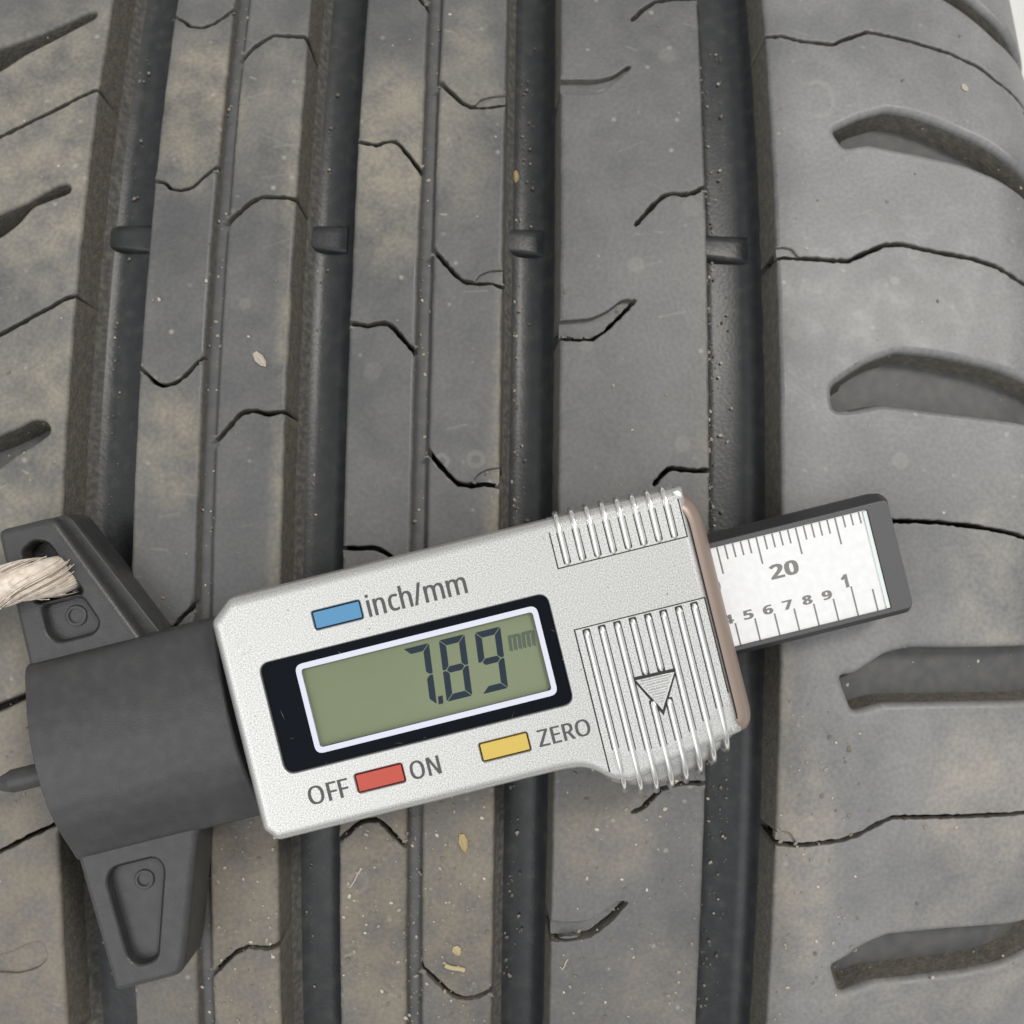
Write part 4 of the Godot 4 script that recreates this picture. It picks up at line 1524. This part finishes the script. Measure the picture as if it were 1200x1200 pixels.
# ------------------------------------------------------------------ cord
func build_cord() -> void:
	var o := thing("cord", "cream twisted cord looped through the hole in the gauge's black foot", "cord")
	o.transform = Transform3D(Basis(Vector3(0.96660, 0.01394, -0.25592), Vector3(-0.00299, 0.99907, 0.04313), Vector3(0.25628, -0.04092, 0.96574)), Vector3(0.00694, -0.00081, 0.01639))
	var c := Curve3D.new()
	var way := [Vector3(-84, 4.5, -20.0), Vector3(-66, 7.6, -24.5), Vector3(-55, 9.2, -26.2), Vector3(-50.8, 9.4, -26.5), Vector3(-48.4, 8.5, -26.4), Vector3(-46.9, 6.2, -26.2), Vector3(-46.6, 3.4, -26.2), Vector3(-48.5, 1.2, -27.0)]
	for i in way.size():
		var t: Vector3 = (way[mini(i + 1, way.size() - 1)] - way[maxi(i - 1, 0)]) * 0.17
		c.add_point(way[i], -t, t)
	var bl := c.get_baked_length()
	var n := 150
	for k in 3:
		var m := Part.new()
		var path := PackedVector3Array()
		for i in n + 1:
			var at := bl * i / n
			var p := c.sample_baked(at)
			var d := (c.sample_baked(minf(at + 0.3, bl)) - c.sample_baked(maxf(at - 0.3, 0))).normalized()
			var side := d.cross(Vector3(0.1, 0.3, 1.0)).normalized()
			var up := side.cross(d)
			var a := TAU * (k / 3.0 + at / 24.0)
			path.append(p + (side * cos(a) + up * sin(a)) * 1.12)
		tube(m, path, 1.42, 12)
		obj("strand", m, mats["cord_fibre"], o)
	var hair := Part.new()
	for i in 700:   # the fine fibres that lie along the strands and stick out
		var at := rng.randf_range(0, bl * 0.93)
		var a := rng.randf_range(0, TAU)
		var stray := rng.randf() < 0.12
		var path := PackedVector3Array()
		var length := rng.randf_range(2.0, 6.0)
		for j in 7:
			var q := minf(at + length * j / 6.0, bl)
			var p := c.sample_baked(q)
			var d := (c.sample_baked(minf(q + 0.3, bl)) - c.sample_baked(maxf(q - 0.3, 0))).normalized()
			var side := d.cross(Vector3(0.1, 0.3, 1.0)).normalized()
			var up := side.cross(d)
			var aa := a + TAU * (q - at) / 24.0
			# the surface of three joined strands at this angle
			var rel := fposmod(aa - TAU * q / 24.0, TAU / 3.0) - TAU / 6.0
			var rad := 2.57 - 0.42 * (1.0 - cos(rel * 1.5)) / 0.5 * 0.5 - 0.05
			if stray:
				rad += 0.12 * j * 0.6
			path.append(p + (side * cos(aa) + up * sin(aa)) * rad)
		tube(hair, path, 0.06, 4, false)
	var h := obj("fibres", hair, mats["cord_fibre"], o)
	h.set_meta("kind", "stuff")


# ------------------------------------------------------------------ small things on the tread
func surface_h(u: float) -> float:
	for g in GROOVES:
		if u > g[0] - 0.3 and u < g[1] + 0.3:
			return -8.0
	for g in NARROW:
		if u > g[0] and u < g[1]:
			return -SHALLOW
	return 0.0


func stone(r: float) -> Part:
	var m := Part.new()
	var s := SphereMesh.new()
	s.radius = r
	s.height = r * 2.0
	s.radial_segments = 7
	s.rings = 4
	var a := s.get_mesh_arrays()
	var v: PackedVector3Array = a[Mesh.ARRAY_VERTEX]
	var ix: PackedInt32Array = a[Mesh.ARRAY_INDEX]
	var q := PackedVector3Array()
	for p in v:
		q.append(p * (1.0 + 0.45 * wob.get_noise_3dv(p / r * 0.9)) * Vector3(1, 0.65, 1.25) * MM)
	for i in range(0, ix.size(), 3):
		m.flat(q[ix[i]], q[ix[i + 1]], q[ix[i + 2]], q[ix[i]])
	return m


func rest(o: Node3D, u: float, s: float, h: float, turn: float) -> void:
	var up := tn(u, s)
	var fwd := t_along(s).rotated(up, turn)
	o.transform = Transform3D(Basis(up.cross(fwd).normalized(), up, fwd), tp(u, s, h))


func build_debris() -> void:
	var gm := mat("grit_grain", Color(1, 1, 1), 0.8)
	gm.vertex_color_use_as_albedo = true
	var mm := MultiMesh.new()
	mm.transform_format = MultiMesh.TRANSFORM_3D
	mm.use_colors = true
	mm.mesh = commit([stone(1.0)], [gm])
	var spots := []
	var zones := [[-99, 99, -80, 66, 700, 0.0], [-47.8, -44.0, -80, 66, 320, -8.0], [-18.6, -15.5, -80, 66, 260, -8.0], [9.4, 13.6, -80, 66, 380, -8.0], [37.0, 42.0, -80, 66, 620, -8.0], [36.9, 39.4, -45, 0, 420, -8.0], [9.4, 12.0, -60, 0, 250, -8.0],
		[-29.6, -28.0, -80, 66, 160, -1.3], [-1.8, -0.2, -80, 66, 160, -1.3], [46.8, 56, 15, 66, 170, 0.0], [-27, 9, 22, 66, 900, 0.0], [-40, 60, 20, 66, 500, 0.0], [-90, -48, -80, 60, 160, 0.0], [17, 36, 20, 66, 200, 0.0]]
	for z in zones:
		for i in z[4]:
			var u := rng.randf_range(z[0], z[1])
			if z[5] < -5.0:
				u = lerpf(z[0], z[1], pow(rng.randf(), 1.6))
			var h := surface_h(u)
			if h < -5.0 and z[5] > -5.0:
				continue
			var r := 0.045 + 0.20 * pow(rng.randf(), 4.0)
			if h < -5.0:
				r *= 0.95
				var edge := minf(absf(u - z[0]), 1.3)
				h = lerpf(-6.6, -7.75, edge / 1.3)
			spots.append([u, rng.randf_range(z[2], z[3]), h, r])
	mm.instance_count = spots.size()
	for i in spots.size():
		var q = spots[i]
		var up := tn(q[0], q[1])
		var b := Basis(up, rng.randf_range(0, TAU)) * Basis(Quaternion(Vector3.UP, up))
		mm.set_instance_transform(i, Transform3D(b.scaled(Vector3.ONE * q[3]), tp(q[0], q[1], q[2] + q[3] * 0.25)))
		var k := rng.randf()
		mm.set_instance_color(i, Color(.16, .14, .105).lerp(Color(.55, .51, .43), k * k))
	var grit := MultiMeshInstance3D.new()
	grit.name = "grit"
	grit.multimesh = mm
	grit.set_meta("kind", "stuff")
	add_child(grit)
	tag(grit, "fine pale grit scattered over the tread and in its grooves", "grit")
	# the few pieces large enough to tell apart
	mat("seed_husk", Color(.40, .31, .15), 0.7)
	mat("straw", Color(.42, .35, .20), 0.7)
	mat("pale_chip", Color(.42, .385, .32), 0.8)
	for q in [["seed", 5.4, 37.4, 0.95, Vector3(.62, .4, 1.0), 0.2, "seed_husk", "tan seed on the rib just below the gauge's screen", "seed"],
			["seed", 10.9, -56.4, 0.75, Vector3(.8, .5, 1.0), 0.1, "seed_husk", "yellow seed in the groove near the top edge", "seed"],
			["stone_chip", -22.3, -25.3, 0.95, Vector3(.65, .3, 1.0), 0.7, "pale_chip", "pale flake on the rib above the gauge's blue button", "stone chip"],
			["stone_chip", 4.7, 52.2, 0.55, Vector3(1.1, .5, 1.0), 0.4, "straw", "small tan crumb just above the short straw", "stone chip"],
			["stone_chip", 75.2, -69.5, 0.5, Vector3(1.0, .7, 1.0), 0.4, "pale_chip", "grey pebble on the right shoulder near the white corner", "stone chip"]]:
		var p := stone(q[3])
		for i in p.v.size():
			p.v[i] *= q[4]
		var o := obj(q[0], p, mats[q[6]], self)
		rest(o, q[1], q[2], -7.6 if q[2] < -56 and q[1] > 9.4 and q[1] < 16 else q[3] * 0.12, q[5])
		tag(o, q[7], q[8])
	for q in [["straw_fragment", 4.4, 54.6, 2.7, 0.33, 1.25, "straw", "short flat piece of straw on the rib near the bottom edge", "straw"],
			["plant_fibre", -8.6, 42.3, 3.2, 0.1, -0.6, "pale_chip", "thin pale fibre on the rib under the red button", "fibre"],
			["plant_fibre", 18.9, 54.0, 1.7, 0.09, -0.6, "pale_chip", "thin pale fibre on the wide rib near the bottom edge", "fibre"]]:
		var m := Part.new()
		var path := PackedVector3Array()
		for i in 7:
			var f := i / 6.0 - 0.5
			path.append(Vector3(0.12 * sin(f * 5.0), 0.1 + 0.05 * cos(f * 7.0), f * q[3]))
		tube(m, path, q[4], 8, true, Vector2(1.0, 0.5))
		var o := obj(q[0], m, mats[q[6]], self)
		rest(o, q[1], q[2], 0.05, q[5])
		tag(o, q[7], q[8])
